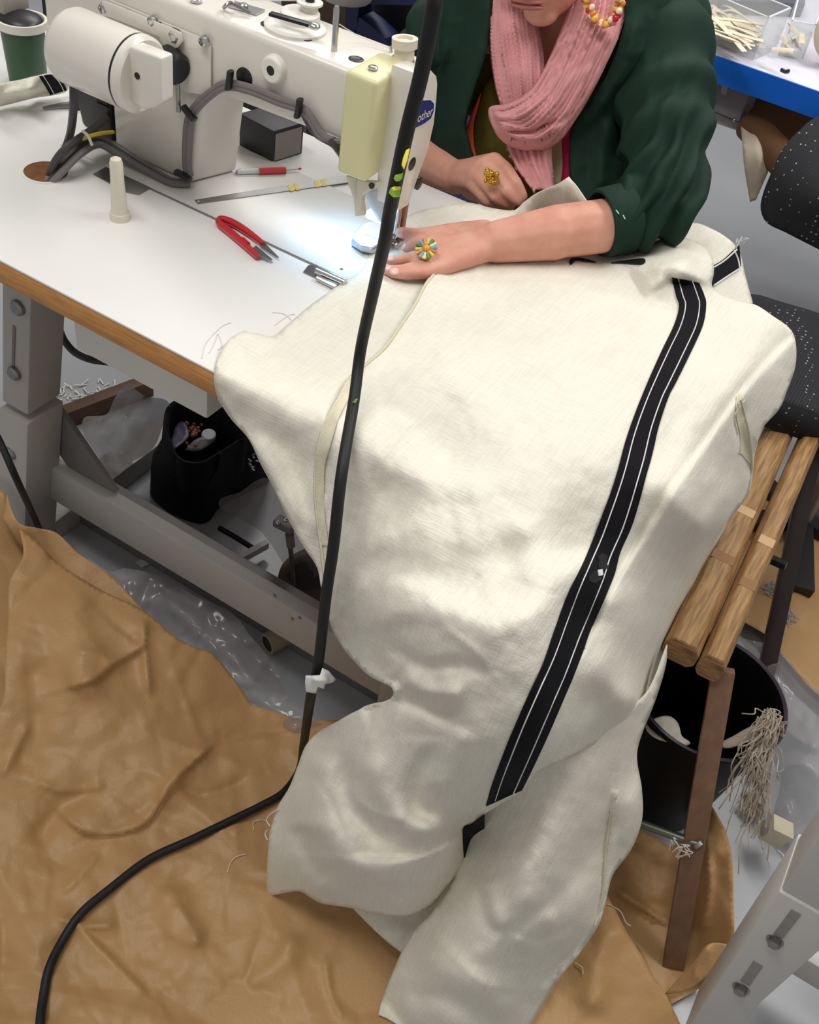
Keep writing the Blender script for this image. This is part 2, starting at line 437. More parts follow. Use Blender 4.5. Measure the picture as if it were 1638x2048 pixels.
# cable hole, recessed
hc = Z(92,345,TZ)
MB().lathe((hc.x,hc.y,TZ-.012), (0,0,1), [(0,.030),(.0125,.030)], n=36).build('cable_hole', brown_hole, tb, label='round cable hole with raw brown board inside')
MB().lathe((hc.x,hc.y,TZ), (0,0,1), [(0,.0335),(.0012,.0335),(.0014,.0295)], n=40, caps=(0,0)).build('hole_rim', white_lam, tb)
# hinges let into the table behind the machine bed
def hinge(pts, col=steel_dull):
    return MB().prism([Z(u, v, TZ+.0005) for u, v in pts], (0,0,.0012)).build('hinge', col, tb, bevel=.0004)
hinge([(186,349),(212,335),(300,377),(278,390),(252,385)]); hinge([(606,545),(616,532),(632,530),(690,560),(672,574),(650,566)])
MB().tube([Z(634,541,TZ+.006), Z(690,566,TZ+.006)], .006, n=12, sub=1).build('hinge_pin', steel, tb)
MB().tube([Z(634,556,TZ+.004), Z(672,575,TZ+.004)], .0035, n=10, sub=1).build('hinge_pin', steel, tb)
# seam between bed and table
sa, sb = Z(258,368,TZ), Z(690,549,TZ); yseam = (sa.y+sb.y)/2
MB().box((sa.x-.05,yseam-.002,TZ-.001),(sb.x+.05,yseam+.0008,TZ+.0006)).build('bed_gap', grey_dark, tb)
# ------------------------------------------------------------------ sewing machine
YB, YT = 1.04, 1.152
sm = thing('sewing_machine', 'off white industrial lockstitch sewing machine with cylindrical motor and grey cables on its back', 'sewing machine', (-.8,1.09,TZ))
MB().box((-1.075,yseam+.001,TZ+.0002),(-.505,1.185,TZ+.0022)).build('bed', M('bed enamel', (212,209,203), .35, var=.03), sm, bevel=.0008)
ZA1, ZA0 = 1.0, .908
prof = [(-1.06,YB),(-.876,YB)]
MB().hexa([(-1.014,YB,TZ+.002),(-.874,YB,TZ+.002),(-.850,1.118,TZ+.002),(-1.014,1.135,TZ+.002),
           (-1.014,YB,ZA0+.02),(-.845,YB,ZA0+.02),(-.845,1.135,ZA0+.02),(-1.014,1.135,ZA0+.02)]).build('pillar', cream_metal, sm, bevel=.008, seg=3)
MB().hexa([(-1.13,YB,ZA0-.012),(-.585,YB,ZA0+.006),(-.585,YT,ZA0+.006),(-1.13,YT,ZA0-.012),
           (-1.13,YB,ZA1),(-.585,YB,ZA1+.002),(-.585,YT,ZA1+.002),(-1.13,YT,ZA1)]).build('arm', cream_metal, sm, bevel=.009, seg=3)
# head end and face plate
XF = -.545
fp = [(863,140),(874,152),(876,168),(874,200),(869,248),(857,300),(838,352),(822,398),(817,411),(800,421),(803,360),(812,310),(822,250),(830,180),(836,148)]
MB().prism([Xp(u, v, XF) for u, v in fp], (-.036,0,0)).build('head_end', cream_metal, sm, bevel=.0025, seg=2)
# blue oval badge with white lettering, on the face plate
bc = [(812,217),(826,207),(845,201),(860,200),(867,207),(866,222),(861,236),(848,246),(830,255),(818,258),(810,240)]
bw = [(u+(u-840)*.1, v+(v-229)*.1) for u, v in bc]
MB().prism([Xp(u, v, XF+.0003) for u, v in bw], (.0006,0,0)).build('badge_border', white_pl, sm)
bd = MB().prism([Xp(u, v, XF+.0005) for u, v in bc], (.0010,0,0)).build('badge', navy, sm, label='blue badge with white lettering')
def text(name, s, p, ex, ey, size, mat, parent, ext=.0003):
    cu = bpy.data.curves.new('t', 'FONT'); cu.body = s; cu.size = 1; cu.align_x = 'LEFT'; cu.extrude = 0
    to = bpy.data.objects.new('t', cu); COL.objects.link(to)
    dg = bpy.context.evaluated_depsgraph_get(); dg.update()
    me = bpy.data.meshes.new_from_object(to.evaluated_get(dg)); bpy.data.objects.remove(to)
    me.name = name; ex = Vector(ex)*size; ey = Vector(ey)*size; n_ = ex.cross(ey).normalized()*ext
    for v in me.vertices: v.co = Vector(p) + ex*v.co.x + ey*v.co.y + n_
    me.materials.clear(); return link(name, me, mat, parent)
t0, t1 = Xp(819,251,XF), Xp(862,228,XF); ex = (t1-t0); ln = ex.length; ex.normalize()
text('badge_lettering', 'brother', t0+Vector((.0018,0,0)), ex, Vector((0,0,1)), ln/3.2, white_pl, sm)
for (u, v, r) in ((824,328,.0085),(838,367,.0085)):
    c = Xp(u, v, XF); MB().lathe(c-Vector((.003,0,0)), (1,0,0), [(0,r),(.0036,r),(.0042,r*.8)], n=22).build('plug', black_pl, sm)
# yellowed cover box at the back of the head
MB().hexa([(-.622,1.018,.884),(-.578,1.018,.886),(-.578,1.10,.892),(-.622,1.10,.890),
           (-.622,1.014,1.012),(-.578,1.014,1.012),(-.578,1.092,1.016),(-.622,1.092,1.016)]).build('cover_box', cream_plastic, sm, bevel=.006, seg=3, label='pale yellow plastic cover box')
c = Z(746,137,1.0145); mb = MB(); screw(mb, c, (0,0,1), .006, .003); mb.build('screw', steel, sm)
# top details
def plug(u, v, r, z=ZA1+.001): 
    c = Z(u, v, z); MB().lathe(c-Vector((0,0,.002)), (0,0,1), [(0,r),(.0035,r),(.0042,r*.75),(.0036,r*.6)], n=22).build('plug', black_pl, sm)
plug(538,50,.0105); plug(610,77,.0105); plug(712,120,.0095)
for (u, v, r) in ((489,155,.0125),):
    c = Yp(u, v, YB); MB().lathe(c+Vector((0,.002,0)), (0,-1,0), [(0,r),(.003,r),(.0042,r*.8)], n=24).build('plug', black_pl, sm)
c = Yp(551,137,YB); MB().lathe(c+Vector((0,.002,0)), (0,-1,0), [(0,.018),(.006,.017),(.011,.0155),(.0125,.0135),(.0125,.006),(.006,.005)], n=30, caps=(1,1)).build('knob', white_pl, sm)
MB().lathe(c+Vector((0,-.0105,0)), (0,-1,0), [(0,.0055),(.0002,.0055)], n=16).build('knob_hole', black_pl, sm)
a, b = Z(668,103,ZA1+.001), None
h = 0.001
b = Vector((a.x, a.y, a.z)); 
top = Yp(674,12,a.y); MB().lathe(a, top-a, [(0,.0038),((top-a).length*.94,.0038),((top-a).length,.0028)], n=12).build('thread_pin', steel, sm)
# bobbin winder
c = Z(590,58,ZA1+.001)
MB().lathe(c, (0,0,1), [(0,.039),(.004,.039),(.006,.036),(.007,.030)], n=36).build('winder_base', white_pl, sm)
MB().lathe(c+Vector((-.002,.012,.007)), (0,0,1), [(0,.026),(.010,.025),(.012,.022)], n=30).build('winder_hub', white_pl, sm)
w = c+Vector((.006,.02,.019))
MB().lathe(w, (0,0,1), [(0,.011),(.009,.011),(.009,.0165),(.0115,.0165),(.0115,.004),(.02,.0035)], n=28).build('winder_disc', white_pl, sm)
MB().lathe(w+Vector((0,0,.0116)), (0,0,1), [(0,.006),(.009,.005)], n=12).build('winder_spindle', black_pl, sm)
l0, l1 = Z(540,27,ZA1+.022), Z(628,52,ZA1+.022)
MB().bar(l0, l1, .010, .004, (0,1,0)).build('winder_lever', black_pl, sm, bevel=.001)
c = l1; MB().sphere(c, .007, (1.2,1,.6)).build('lever_nut', steel, sm)
m = MB().prism([Z(u, v, ZA1+.002) for u, v in ((455,14),(470,5),(530,22),(512,31),(470,18))], (0,0,.002)); m.build('thread_guide', steel, sm)
c = Z(487,13,ZA1+.005); mb = MB(); screw(mb, c, (0,0,1), .006, .004); mb.build('screw', steel_dull, sm)
m = MB().tube([Z(448,15,ZA1+.004), Z(455,9,ZA1+.014), Z(466,7,ZA1+.012), Z(500,26,ZA1+.006)], .0025, n=8); m.build('guide_hook', steel_dull, sm)
c = Z(392,3,ZA1+.002); mb = MB(); screw(mb, c, (0,0,1), .0075, .006); mb.build('screw', steel, sm)
# presser dial and fittings on the head
c = Z(806,158,.99); tp = Yp(810,76,c.y); ax = tp-c; hh = ax.length
MB().lathe(c, ax, [(0,.0165),(hh*.28,.0165),(hh*.30,.018),(hh*.33,.018),(hh*.34,.0125),(hh*.75,.0122),(hh*.78,.0155),(hh,.0158),(hh,.010),(hh*.93,.009)], n=28).build('presser_dial', ivory, sm)
c = Z(778,120,.99+.01)
MB().tube([Yp(776,130,1.13), Yp(782,112,1.13), Yp(781,92,1.13)], .002, n=8).build('thread_eye', steel, sm)
m = MB().tube([Yp(776,124,1.13), Yp(790,112,1.12), Yp(800,122,1.12)], .0025, n=8); m.build('thread_spring', steel, sm)
for (u, v) in ((821,124),(823,139)):
    c = Yp(u, v, 1.10); MB().sphere(c, .005).build('tension_stud', steel, sm)
# top thread from bobbin to pin to head
MB().tube([Z(500,0,ZA1+.03), w+Vector((0,0,.012))], .0005, n=5, sub=1).build('thread', white_pl, sm)
MB().tube([Yp(673,45,a.y), Yp(718,72,1.12), Yp(778,96,1.13)], .0006, n=5).build('thread', white_pl, sm)
# motor bracket plate, cylinder housing and end cap
pl = [(205,-10),(225,3),(425,80),(432,92),(432,178),(420,192),(380,196),(200,125)]
pl = [Yp(u, v, YB-.002) for u, v in ((212,-6),(418,80),(424,92),(424,180),(416,190),(360,182),(222,120))]
MB().prism(pl, (0,-.003,0)).build('motor_plate', cream_metal, sm, bevel=.001)
pl = [Yp(u, v, YB-.009) for u, v in ((206,0),(222,5),(352,58),(366,66),(368,82),(358,95),(336,98),(320,72),(228,36),(206,30))]
MB().prism(pl, (0,-.003,0)).build('motor_bracket', cream_metal, sm, bevel=.001)
for (u, v, r) in ((208,19,.008),(305,42,.006),(350,73,.009),(408,82,.006)):
    c = Yp(u, v, YB-.008); mb = MB(); mb.lathe(c+Vector((0,.004,0)), (0,-1,0), [(0,r*1.25),(.002,r*1.25),(.002,r),(.008,r*.95),(.009,r*.6),(.006,r*.45)], n=6 if r > .007 else 16); mb.build('bolt', steel, sm, smooth=25)
for (u, v) in ((254,22),(320,47)):
    c = Yp(u, v, YB-.006); MB().cyl(c+Vector((0,.002,0)), c+Vector((0,-.001,0)), .0022, n=10).build('screw', black_pl, sm)
ym = .952; rm = .0470
A, B = Yp(140,92,ym), Yp(284,148,ym); zc = (A.z+B.z)/2; A = Vector((A.x-.004, ym, zc)); Bv = Vector((B.x, ym, zc)); L_ = (Bv-A).length
MB().lathe(A, Bv-A, [(0,rm*.80),(.004,rm*.93),(.012,rm),(L_-.012,rm)], n=48).build('motor_housing', cream_metal, sm)
MB().lathe(Bv-Vector((.013,0,0)), (1,0,0), [(0,rm*.985),(.0045,rm*.985)], n=48).build('housing_gap', black_pl, sm)
MB().lathe(Bv-Vector((.0085,0,0)), (1,0,0), [(0,rm),(.008,rm*.985),(.012,rm*.9)], n=48).build('motor_end_ring', cream_metal, sm)
# boxy cap on the motor end
yq = .928
cp = [Yp(u, v, yq) for u, v in ((254,97),(260,93),(321,116),(323,203),(312,214),(289,221),(262,205),(256,160))]
kk = Z(357,110,cp[2].z).y-yq
MB().prism(cp, (0,kk,0)).build('motor_cap', cream_metal, sm, bevel=.006, seg=3)
c = Yp(274,152,yq-.0006); MB().cyl(c, c+Vector((0,.0006,0)), .0042, n=16).build('cap_hole', black_pl, sm)
c = Yp(366,124,YB-.004); MB().lathe(c+Vector((-.02,-.012,0)), (1,-.25,-.15), [(0,.020),(.012,.021),(.026,.021),(.031,.017)], n=26).build('bushing', black_pl, sm)
MB().tube([c+Vector((.0,-.012,-.01)), c+Vector((.002,-.012,-.062))], .003, n=10, sub=1).build('control_rod', steel_dull, sm)
# black housing at the left end below the motor, with hand wheel
MB().hexa([(-1.075,YB+.0,.775),(-1.018,YB+.0,.768),(-1.018,1.13,.768),(-1.09,1.13,.775),(-1.10,YB,.90),(-1.018,YB,.90),(-1.018,1.13,.90),(-1.10,1.13,.90)]).build('control_housing', black_pl, sm, bevel=.006)
m = MB()
for k in range(2):
    a, b = Yp(194,199+k*6,YB-.001), Yp(216,209+k*6,YB-.001); m.bar(a, b, .003, .002)
m.build('vent', M('vent black',(8,8,9),.6), sm)
# cables along the arm
def cab(name, pts, r, mat, y=None, n=8, sub=6): return MB().tube(pts, r, n=n, sub=sub).build(name, mat, sm)
yc = YB-.008
for k in (0, 1):
    o_ = k*9
    cab('back_cable', [Yp(384-6+o_*.4, 352, yc), Yp(371+o_*.7,330,yc), Yp(371+o_*.8,280,yc), Yp(375+o_*.8,240,yc), Yp(388+o_*.3,214+o_,yc), Yp(420,184+o_,yc), Yp(452,166+o_,yc), Yp(500,174+o_,yc), Yp(560,198+o_,yc), Yp(596,210+o_,yc), Yp(618,228+o_,yc), Yp(640,262+o_*1.2,yc), Yp(662,282-o_*.3,yc), Yp(690,284+o_*2.5,yc+.01)], .0044, cable_grey)
cab('back_cable', [Yp(606,228,yc), Yp(630,268,yc), Yp(668,292,yc+.002), Yp(692,322,yc+.02)], .0035, cable_dark)
cab('back_cable', [Yp(660,280,yc-.004), Yp(675,300,yc), Yp(695,330,yc+.03)], .004, cable_dark)
def clip(pts, w=.006):
    MB().tube([Yp(u, v, yc-.008) for u, v in pts], w, n=8, flat=.6).build('cable_clip', black_pl, sm)
clip([(461,142),(459,160),(456,178)]); clip([(600,198),(598,215),(594,234)]); clip([(366,212),(378,228),(390,240)]); clip([(352,343),(366,350),(380,360)])
zt = TZ+.006
for k, (r, mt) in enumerate(((.005,cable_grey),(.0045,cable_dark),(.005,cable_grey))):
    d = k*7
    cab('bed_cable', [Z(92+d*.6,366+d*.3,TZ-.005), Z(118+d,322+d,TZ+.02), Z(150+d,292+d,TZ+.035), Z(190+d*.5,278+d*.8,TZ+.03), Z(232,292+d,zt+.012), Z(270,318+d*.8,zt+.004), Z(315,346+d*.6,zt), Z(345,362+d*.4,zt), Z(380,364+d*.2,zt+.003)], r, mt)
cab('bed_cable', [Z(96,360,TZ-.005), Z(112,320,TZ+.03), Z(140,290,TZ+.05), Z(180,262,TZ+.05), Yp(212,236,YB-.004)], .0055, cable_dark)
cab('earth_wire', [Z(94,352,TZ-.002), Z(122,312,TZ+.035), Z(160,280,TZ+.05), Z(196,268,TZ+.05), Yp(226,264,YB-.002)], .0028, yellow).__setitem__('label', 'yellow and green earth wire')
cab('motor_cable', [Yp(147,168,.94), Yp(147,215,.94), Z(140,270,TZ+.04), Z(122,318,TZ+.01), Z(108,352,TZ-.01)], .0055, cable_dark)
MB().tube([Z(165,262,TZ+.062), Z(176,272,TZ+.058), Z(184,290,TZ+.045)], .0022, n=8).build('cable_tie', white_pl, sm)
# needle end: thread take-off lever, presser bar, LED, foot, thread plate
MB().prism([Yp(u, v, 1.05) for u, v in ((690,352),(712,356),(716,390),(722,392),(728,432),(709,434),(706,398),(697,372))], (0,.008,0)).build('knee_lifter_arm', ivory, sm, bevel=.002)
MB().prism([Yp(u, v, 1.045) for u, v in ((712,358),(730,364),(760,366),(740,382),(724,390),(722,420),(712,420))], (0,.010,0)).build('lifter_lever', ivory, sm, bevel=.002)
c = Yp(744,371,1.044); MB().cyl(c, c+Vector((0,-.002,0)), .004, n=14).build('pivot', black_pl, sm)
MB().lathe(Yp(756,372,1.09), Yp(766,424,1.09)-Yp(756,372,1.09), [(0,.021),(.02,.018),(.046,.008)], n=24).build('lamp_shade', M('pale grey shade', (200,204,212), .35), sm)
c = c_lens = Z(750,432,TZ+.04)
MB().box((c.x-.012,c.y-.006,c.z-.005),(c.x+.012,c.y+.006,c.z+.005)).build('lamp_lens', M('lamp lens', (225,245,255), .3, emis=6), sm, bevel=.002)
nb = Z(790,475,TZ+.01)
MB().cyl((nb.x,nb.y,TZ+.018),(nb.x,nb.y,.87),.0045,n=14).build('needle_bar', steel, sm)
MB().cyl((nb.x,nb.y,TZ+.002),(nb.x,nb.y,TZ+.02),.0011,.0013,n=8).build('needle', steel, sm)
MB().box((nb.x-.010,nb.y+.004,TZ+.014),(nb.x+.006,nb.y+.016,.87)).build('presser_bar', M('copper tone', (150,96,70), .35, .8), sm, bevel=.002)
steel_satin = M('satin steel', (188,192,200), .35, .8, var=.08, vscale=30)
ft = [(704,482),(712,466),(722,455),(735,449),(752,448),(765,440),(790,446),(800,466),(770,482),(757,492),(742,500),(722,496)]
MB().prism([Z(u, v, TZ+.014) for u, v in ft], (0,0,.004)).build('presser_foot', steel_satin, sm, bevel=.0006, smooth=20)
MB().prism([Z(u, v, TZ+.005) for u, v in ((702,490),(708,478),(745,495),(762,488),(775,497),(744,508),(722,503))], (0,0,.007)).build('foot_sole', steel_satin, sm, bevel=.0006, smooth=20)
MB().prism([Z(u, v, TZ+.003) for u, v in ((776,490),(800,478),(812,486),(792,500))], (0,0,.006)).build('foot_toe', steel, sm, bevel=.001)
for (u, v) in ((683,538),): 
    c = Z(u, v, TZ+.0024); MB().cyl(c, c+Vector((0,0,.0006)), .0022, n=12).build('screw', black_pl, sm)
# LED light of the machine
ld = bpy.data.lights.new('machine_led', 'SPOT'); ld.energy = .5; ld.color = (.22,.60,1); ld.spot_size = 2.9; ld.spot_blend = .8; ld.shadow_soft_size = .012
lo = bpy.data.objects.new('machine_led', ld); COL.objects.link(lo); lo.location = Vector((c_lens.x-.02, c_lens.y-.035, c_lens.z+.025)); lo.rotation_euler = (0, 0, 0)
# ------------------------------------------------------------------ small things on the table
def surface(z=TZ): return z
c = Z(240,437,TZ); tp = Yp(232,326,c.y); ax = tp-c; hh = ax.length
rp = thing('rest_peg', 'upright white plastic head rest peg behind the red thread snips', 'peg', c)
MB().lathe(c, (0,0,1), [(0,.0135),(.008,.0132),(.010,.0125)], n=28).build('collar', ivory, rp)
MB().lathe(c+Vector((0,0,.008)), ax, [(0,.0110),(hh*.6,.0088),(hh*.9,.0085),(hh*.97,.007),(hh*1.0,.003)], n=24).build('pin', ivory, rp)
# thread snips
sn = thing('thread_snips', 'red handled thread snips with open grey blades lying on the white table', 'scissors', Z(490,480,TZ))
mb = MB(); z_ = TZ+.006
mb.tube([Z(516,514,z_), Z(488,488,z_), Z(458,462,z_), Z(440,448,z_), Z(437,440,z_), Z(445,438,z_), Z(468,447,z_), Z(498,466,z_), Z(527,488,z_)],
        lambda t: .0036+.0018*abs(math.sin(t*PI*2)), n=12, sub=5)
mb.build('handle', red_pl, sn, label='red plastic bow handle')
def blade(pts): MB().prism([Z(u, v, TZ+.004) for u, v in pts], (0,0,.002)).build('blade', steel_dull, sn, bevel=.0005)
blade([(502,500),(512,493),(545,521),(540,523),(505,508)]); blade([(517,482),(526,484),(558,517),(552,515),(519,492)])
MB().tube([Z(484,479,TZ+.008), Z(496,490,TZ+.008)], .004, n=8, sub=1).build('spring_joint', red_pl, sn)
# seam ripper
sr = thing('seam_ripper', 'small seam ripper with translucent red handle and clear cap lying by the black box', 'seam ripper', Z(530,343,TZ))
MB().tube([Z(518,343,TZ+.006), Z(571,341,TZ+.006)], .0052, n=10, sub=1).build('handle', red_pl, sr)
MB().tube([Z(571,340,TZ+.006), Z(597,338,TZ+.006)], lambda t: .0014-.0006*t, n=8, sub=2).build('blade', steel, sr)
MB().tube([Z(597,338,TZ+.006), Z(602,337,TZ+.006)], .0016, n=8, sub=1).build('tip_ball', red_pl, sr)
MB().tube([Z(474,346,TZ+.0055), Z(480,344,TZ+.0055), Z(518,343,TZ+.0055)], lambda t: .003+.0018*min(1, t*2), n=12, sub=2).build('cap', M('clear plastic', (235,235,235), .1, trans=.85), sr)
# steel ruler with yellow and black marks
q0, q1, q2, q3 = Z(389,403,TZ+.0026), Z(398,407,TZ+.0026), Z(712,356,TZ+.0026), Z(700,349,TZ+.0026)
rl = thing('steel_ruler', 'thin grey steel ruler with two yellow and black striped markings', 'ruler', Z(540,380,TZ))
MB().prism([Z(389,401,TZ+.0026), Z(396,408,TZ+.0026), Z(716,363,TZ+.0026), Z(712,348,TZ+.0026)], (0,0,.001)).build('blade', steel_dull, rl)
for u0 in (574, 586, 626, 640):
    f = lambda u: 378-(u-574)*.155
    MB().prism([Z(u0, f(u0)-7, TZ+.0037), Z(u0+8, f(u0+8)-7, TZ+.0037), Z(u0+15, f(u0+15)+5, TZ+.0037), Z(u0+7, f(u0+7)+6, TZ+.0037)], (0,0,.0003)).build('mark', yellow, rl, label='yellow stripe mark')
c = Z(397,403,TZ+.0037); MB().cyl(c, c+Vector((0,0,.0003)), .0014, n=10).build('hanging_hole', white_lam, rl)
# black box under the arm
d0, d1, d2 = Z(544,326,TZ), Z(604,307,TZ), Z(478,290,TZ)
hb = (Yp(546,262,d0.y)-d0).length; up = Vector((0,0,.048))
bx = thing('storage_box', 'small black box with a grey end panel standing under the machine arm', 'box', (d0+d1)/2)
MB().obox(d0, d1-d0, d2-d0, up).build('body', M('black card', (34,32,36), .5), bx, bevel=.0012)
n_ = (d1-d0).cross(up).normalized()
i0, i1 = d0+(d1-d0)*.06, d0+(d1-d0)*.92
n_ = n_ if n_.dot(Vector(CAM)-d0) > 0 else -n_
MB().obox(i0+n_*.0004+up*.06, (i1-i0), n_*.0008, up*.86).build('end_panel', M('grey card', (128,122,116), .6), bx, label='grey end panel')
MB().obox(d0+up*1.0, d1-d0, d2-d0, Vector((0,0,.0016))).build('lid', M('charcoal card', (62,58,60), .55), bx, bevel=.0006)
# bent thread scraps lying on the laminate
random.seed(3)
def scrap(pts, label, z=TZ+.0006, r=.0006, mat=white_pl, group=None, name='thread_scrap'):
    o = MB().tube([Z(u, v, z) for u, v in pts], r, n=5).build(name, mat); tag(o, label, 'thread', group); return o
scrap([(404,716),(410,690),(425,670),(445,652),(462,645)], 'longest white thread scrap near the table corner beside the cloth')
scrap([(418,706),(430,684),(436,668),(444,690),(436,700)], 'looped white thread scrap near the table corner')
scrap([(545,625),(562,626),(575,632),(582,640)], 'short white thread scrap on the table left of the cloth edge')
scrap([(550,650),(566,638),(580,630),(590,628)], 'thin white thread scrap touching the cloth edge on the table')
# long awl behind the motor
aw = thing('awl', 'dark pointed awl lying on the table left of the black motor housing', 'awl', Z(150,212,TZ))
MB().tube([Z(86,216,TZ+.004), Z(120,211,TZ+.005), Z(150,209,TZ+.006)], lambda t: .002+.004*t, n=8, sub=4).build('spike', steel_dull, aw)
MB().tube([Z(150,209,TZ+.007), Z(172,207,TZ+.007)], .008, n=12, sub=1).build('handle', M('dark wood handle', (70,60,48), .6), aw)
# ------------------------------------------------------------------ linen cloth with black band
linen = weave('natural linen', (230,225,210), .9, s=420, amt=.22, var=.045, rot=.45)
linen_hem = weave('linen wrong side', (222,214,188), .9, s=420, amt=.2, var=.05, rot=.3)
band_m = weave('black cotton tape', (17,14,20), .9, s=900, amt=.2, var=.1)
stitch_m = M('white thread', (225,225,225), .7)
cl = thing('linen_cloth', 'large cream linen cloth with black stitched band draped from the sewing table to the floor', 'cloth', (-.3,.8,0))
edge = lambda x: 879.79 + (x-691.3)*.527
# A: part lying on the table below hand and arm, hanging over the table edge at the left
polyA = [(742,503,1),(758,478),(790,448),(832,424),(888,411),(935,405),(985,416),(1030,420),(1046,405),(1072,388),(1108,372),(1138,353,1),(1152,372),(1172,402,1),
         (1260,440,1),(1240,530,1),(1060,560,1),(960,580,1),(872,630,1),(785,735,1),(705,850,1),(676,960,1),(670,1080,1),(668,1168,1),(642,1175,1),
         (634,1135),(606,1092),(575,1036),(545,972),(522,930),(497,878),(462,838),(436,800,1),(428,765),(430,732),(442,700),(462,675),(489,661,1),
         (520,668),(545,672),(572,652),(606,622),(645,592),(690,562),(722,540)]
cA = [cz(742,503,TZ+.004),cz(790,448,TZ+.004),cz(888,411,TZ+.006),cz(985,416,TZ+.008),cz(1040,410,TZ+.02),cy(1090,382,1.30),cy(1138,353,1.295),cy(1172,402,1.27),cz(1100,420,TZ+.012),cz(1000,470,TZ+.008),cz(1250,480,TZ+.01),
      cz(900,470,TZ+.005),cz(850,560,TZ+.005),cz(760,560,TZ+.004),cz(690,562,TZ+.004),cz(606,622,TZ+.005),cz(540,676,TZ+.006),cz(489,661,TZ+.010),cz(462,690,TZ+.008),cz(640,680,TZ+.006),cz(700,700,TZ+.006),cz(820,700,TZ+.008),
      cz(560,740,TZ+.006),cz(500,735,TZ+.006),cz(445,735,TZ+.005),cz(620,790,TZ+.006),cz(720,830,TZ+.006),cz(800,760,TZ+.006),
      *[cy(x, edge(x)-4, YF-.009) for x in (445,500,560,620,680,740)],cz(500,760,TZ+.012),cz(580,800,TZ+.012),cz(660,840,TZ+.012),cy(432,785,YF-.010),cy(480,835,YF-.012),cy(560,880,YF-.014),cy(660,915,YF-.012),cy(520,915,YF-.03),cy(570,1010,YF-.045),cy(620,1090,YF-.055),cy(650,1000,YF-.04),cy(642,1170,YF-.065),cy(690,1080,YF-.045)]
fA = [('r',.010,26,[(690,640),(740,580),(800,520)]),('r',.008,30,[(560,700),(640,640),(720,600)]),('r',-.008,22,[(560,860),(600,960),(630,1060)]),
      ('r',.010,16,[(500,860),(560,960),(610,1060)]),('r',.008,22,[(620,860),(640,960),(640,1080)]),('s',.006,8,[(600,640),(560,700),(480,720)],60),
      ('c',.012,14,[(1046,405),(1090,420),(1140,430)]),('c',.010,10,[(1138,353),(1130,380),(1128,410)]),('r',.008,30,[(900,425),(980,440),(1080,455)])]
SA = Sheet(polyA, cA, fA, step=9, wr=(.003,60))
SA.build('table_panel', linen, cl)
# F: corner behind the elbow, with the second piece of band
polyF = [(1262,512,1),(1290,488),(1318,468),(1345,452),(1392,446),(1420,456),(1446,470),(1470,490),(1482,512),(1490,548),(1506,606,1),(1470,620,1),(1420,610,1),(1380,570,1)]
cF = [cz(1262,512,TZ+.03),cz(1318,468,TZ+.03),cz(1392,446,TZ+.02),cz(1446,470,TZ+.005),cz(1482,512,TZ-.02),cz(1506,606,TZ-.05),cz(1420,610,TZ-.02),cz(1400,520,TZ+.0),cz(1340,500,TZ+.02)]
SF = Sheet(polyF, cF, [('r',.010,20,[(1300,510),(1370,480),(1430,480)])], step=7)
SF.build('far_corner', linen, cl)
SF.ribbon('band_end', [(1414,537),(1445,520),(1478,489)], [(1408,582),(1440,562),(1482,533)], band_m, cl, off=.003, n=16, label='black band on the far corner')
mb = MB()
SF.threads(mb, [(1420,539),(1448,522),(1474,499)], .0012, .006); SF.threads(mb, [(1428,571),(1450,556),(1478,538)], .0012, .006); SF.threads(mb, [(1468,500),(1476,518),(1480,538)], .0012, .006)
mb.build('seam_stitching', stitch_m, cl)
# E: lower panel falling to the floor at the bottom of the cloth
polyE = [(930,1640,1),(1000,1570),(1075,1520),(1200,1450),(1290,1390),(1335,1290,1),(1332,1330),(1312,1398),(1280,1480),(1274,1515),(1284,1580),(1284,1640),(1262,1700),(1226,1750),(1212,1800),(1198,1848),(1160,1905),(1110,1970),(1056,2060,1),
         (746,2060,1),(764,2000),(788,1938),(806,1898),(830,1860),(862,1826),(900,1770),(920,1700)]
cE = [cy(930,1640,.67),cy(1075,1500,.68),cy(1290,1400,.86),cy(1335,1290,.98),cy(1312,1400,.93),cy(1274,1515,.86),cy(1284,1600,.83),cy(1240,1740,.78),cy(1198,1848,.72),cy(1110,1970,.66),cy(1056,2060,.61),
      cy(746,2060,.515),cy(788,1938,.555),cy(862,1826,.60),cy(930,1735,.645),cy(960,1900,.565),cy(1050,1800,.60),cy(1150,1650,.70),cy(1100,1700,.655),cy(920,2040,.53)]
fE = [('r',.028,45,[(1300,1430),(1180,1560),(1080,1700),(1000,1800)]),('r',-.020,26,[(1250,1600),(1150,1750),(1040,1880)]),('s',-.018,6,[(1226,1610),(1212,1720),(1196,1850),(1130,1930)],50,1),
      ('r',.014,20,[(970,1750),(990,1830),(1020,1860)]),('r',-.012,16,[(960,1770),(975,1840),(1000,1880)]),('c',.008,10,[(860,1860),(960,1960),(1060,1980)]),('r',-.012,22,[(800,1990),(900,2000),(1000,2060)]),
      ('r',.016,28,[(830,1900),(930,1960),(1040,2040)]),('r',.012,18,[(1030,1900),(1070,1850),(1120,1830)]),('c',-.006,8,[(1000,1850),(1080,1880),(1150,1840)]),('r',.010,14,[(1290,1520),(1262,1620),(1240,1700)])]
SE = Sheet(polyE, cE, fE, step=8, wr=(.005,60), crump=(60,8,.005,(760,1500,1290,2060),40,160,9)).floor(.012)
SE.build('lower_panel', linen, cl)
# G: shaded under layer between the two lobes
polyG = [(690,1800,1),(740,1790),(860,1770),(925,1700,1),(940,1740),(880,1830),(806,1908,1),(770,1880),(730,1842)]
cG = [cy(690,1800,.60),cy(806,1908,.585),cy(925,1700,.675),cy(860,1770,.65),cy(770,1880,.585)]
SG = Sheet(polyG, cG, step=9, wr=(.003,40)).floor(.010); SG.build('under_layer', linen, cl)
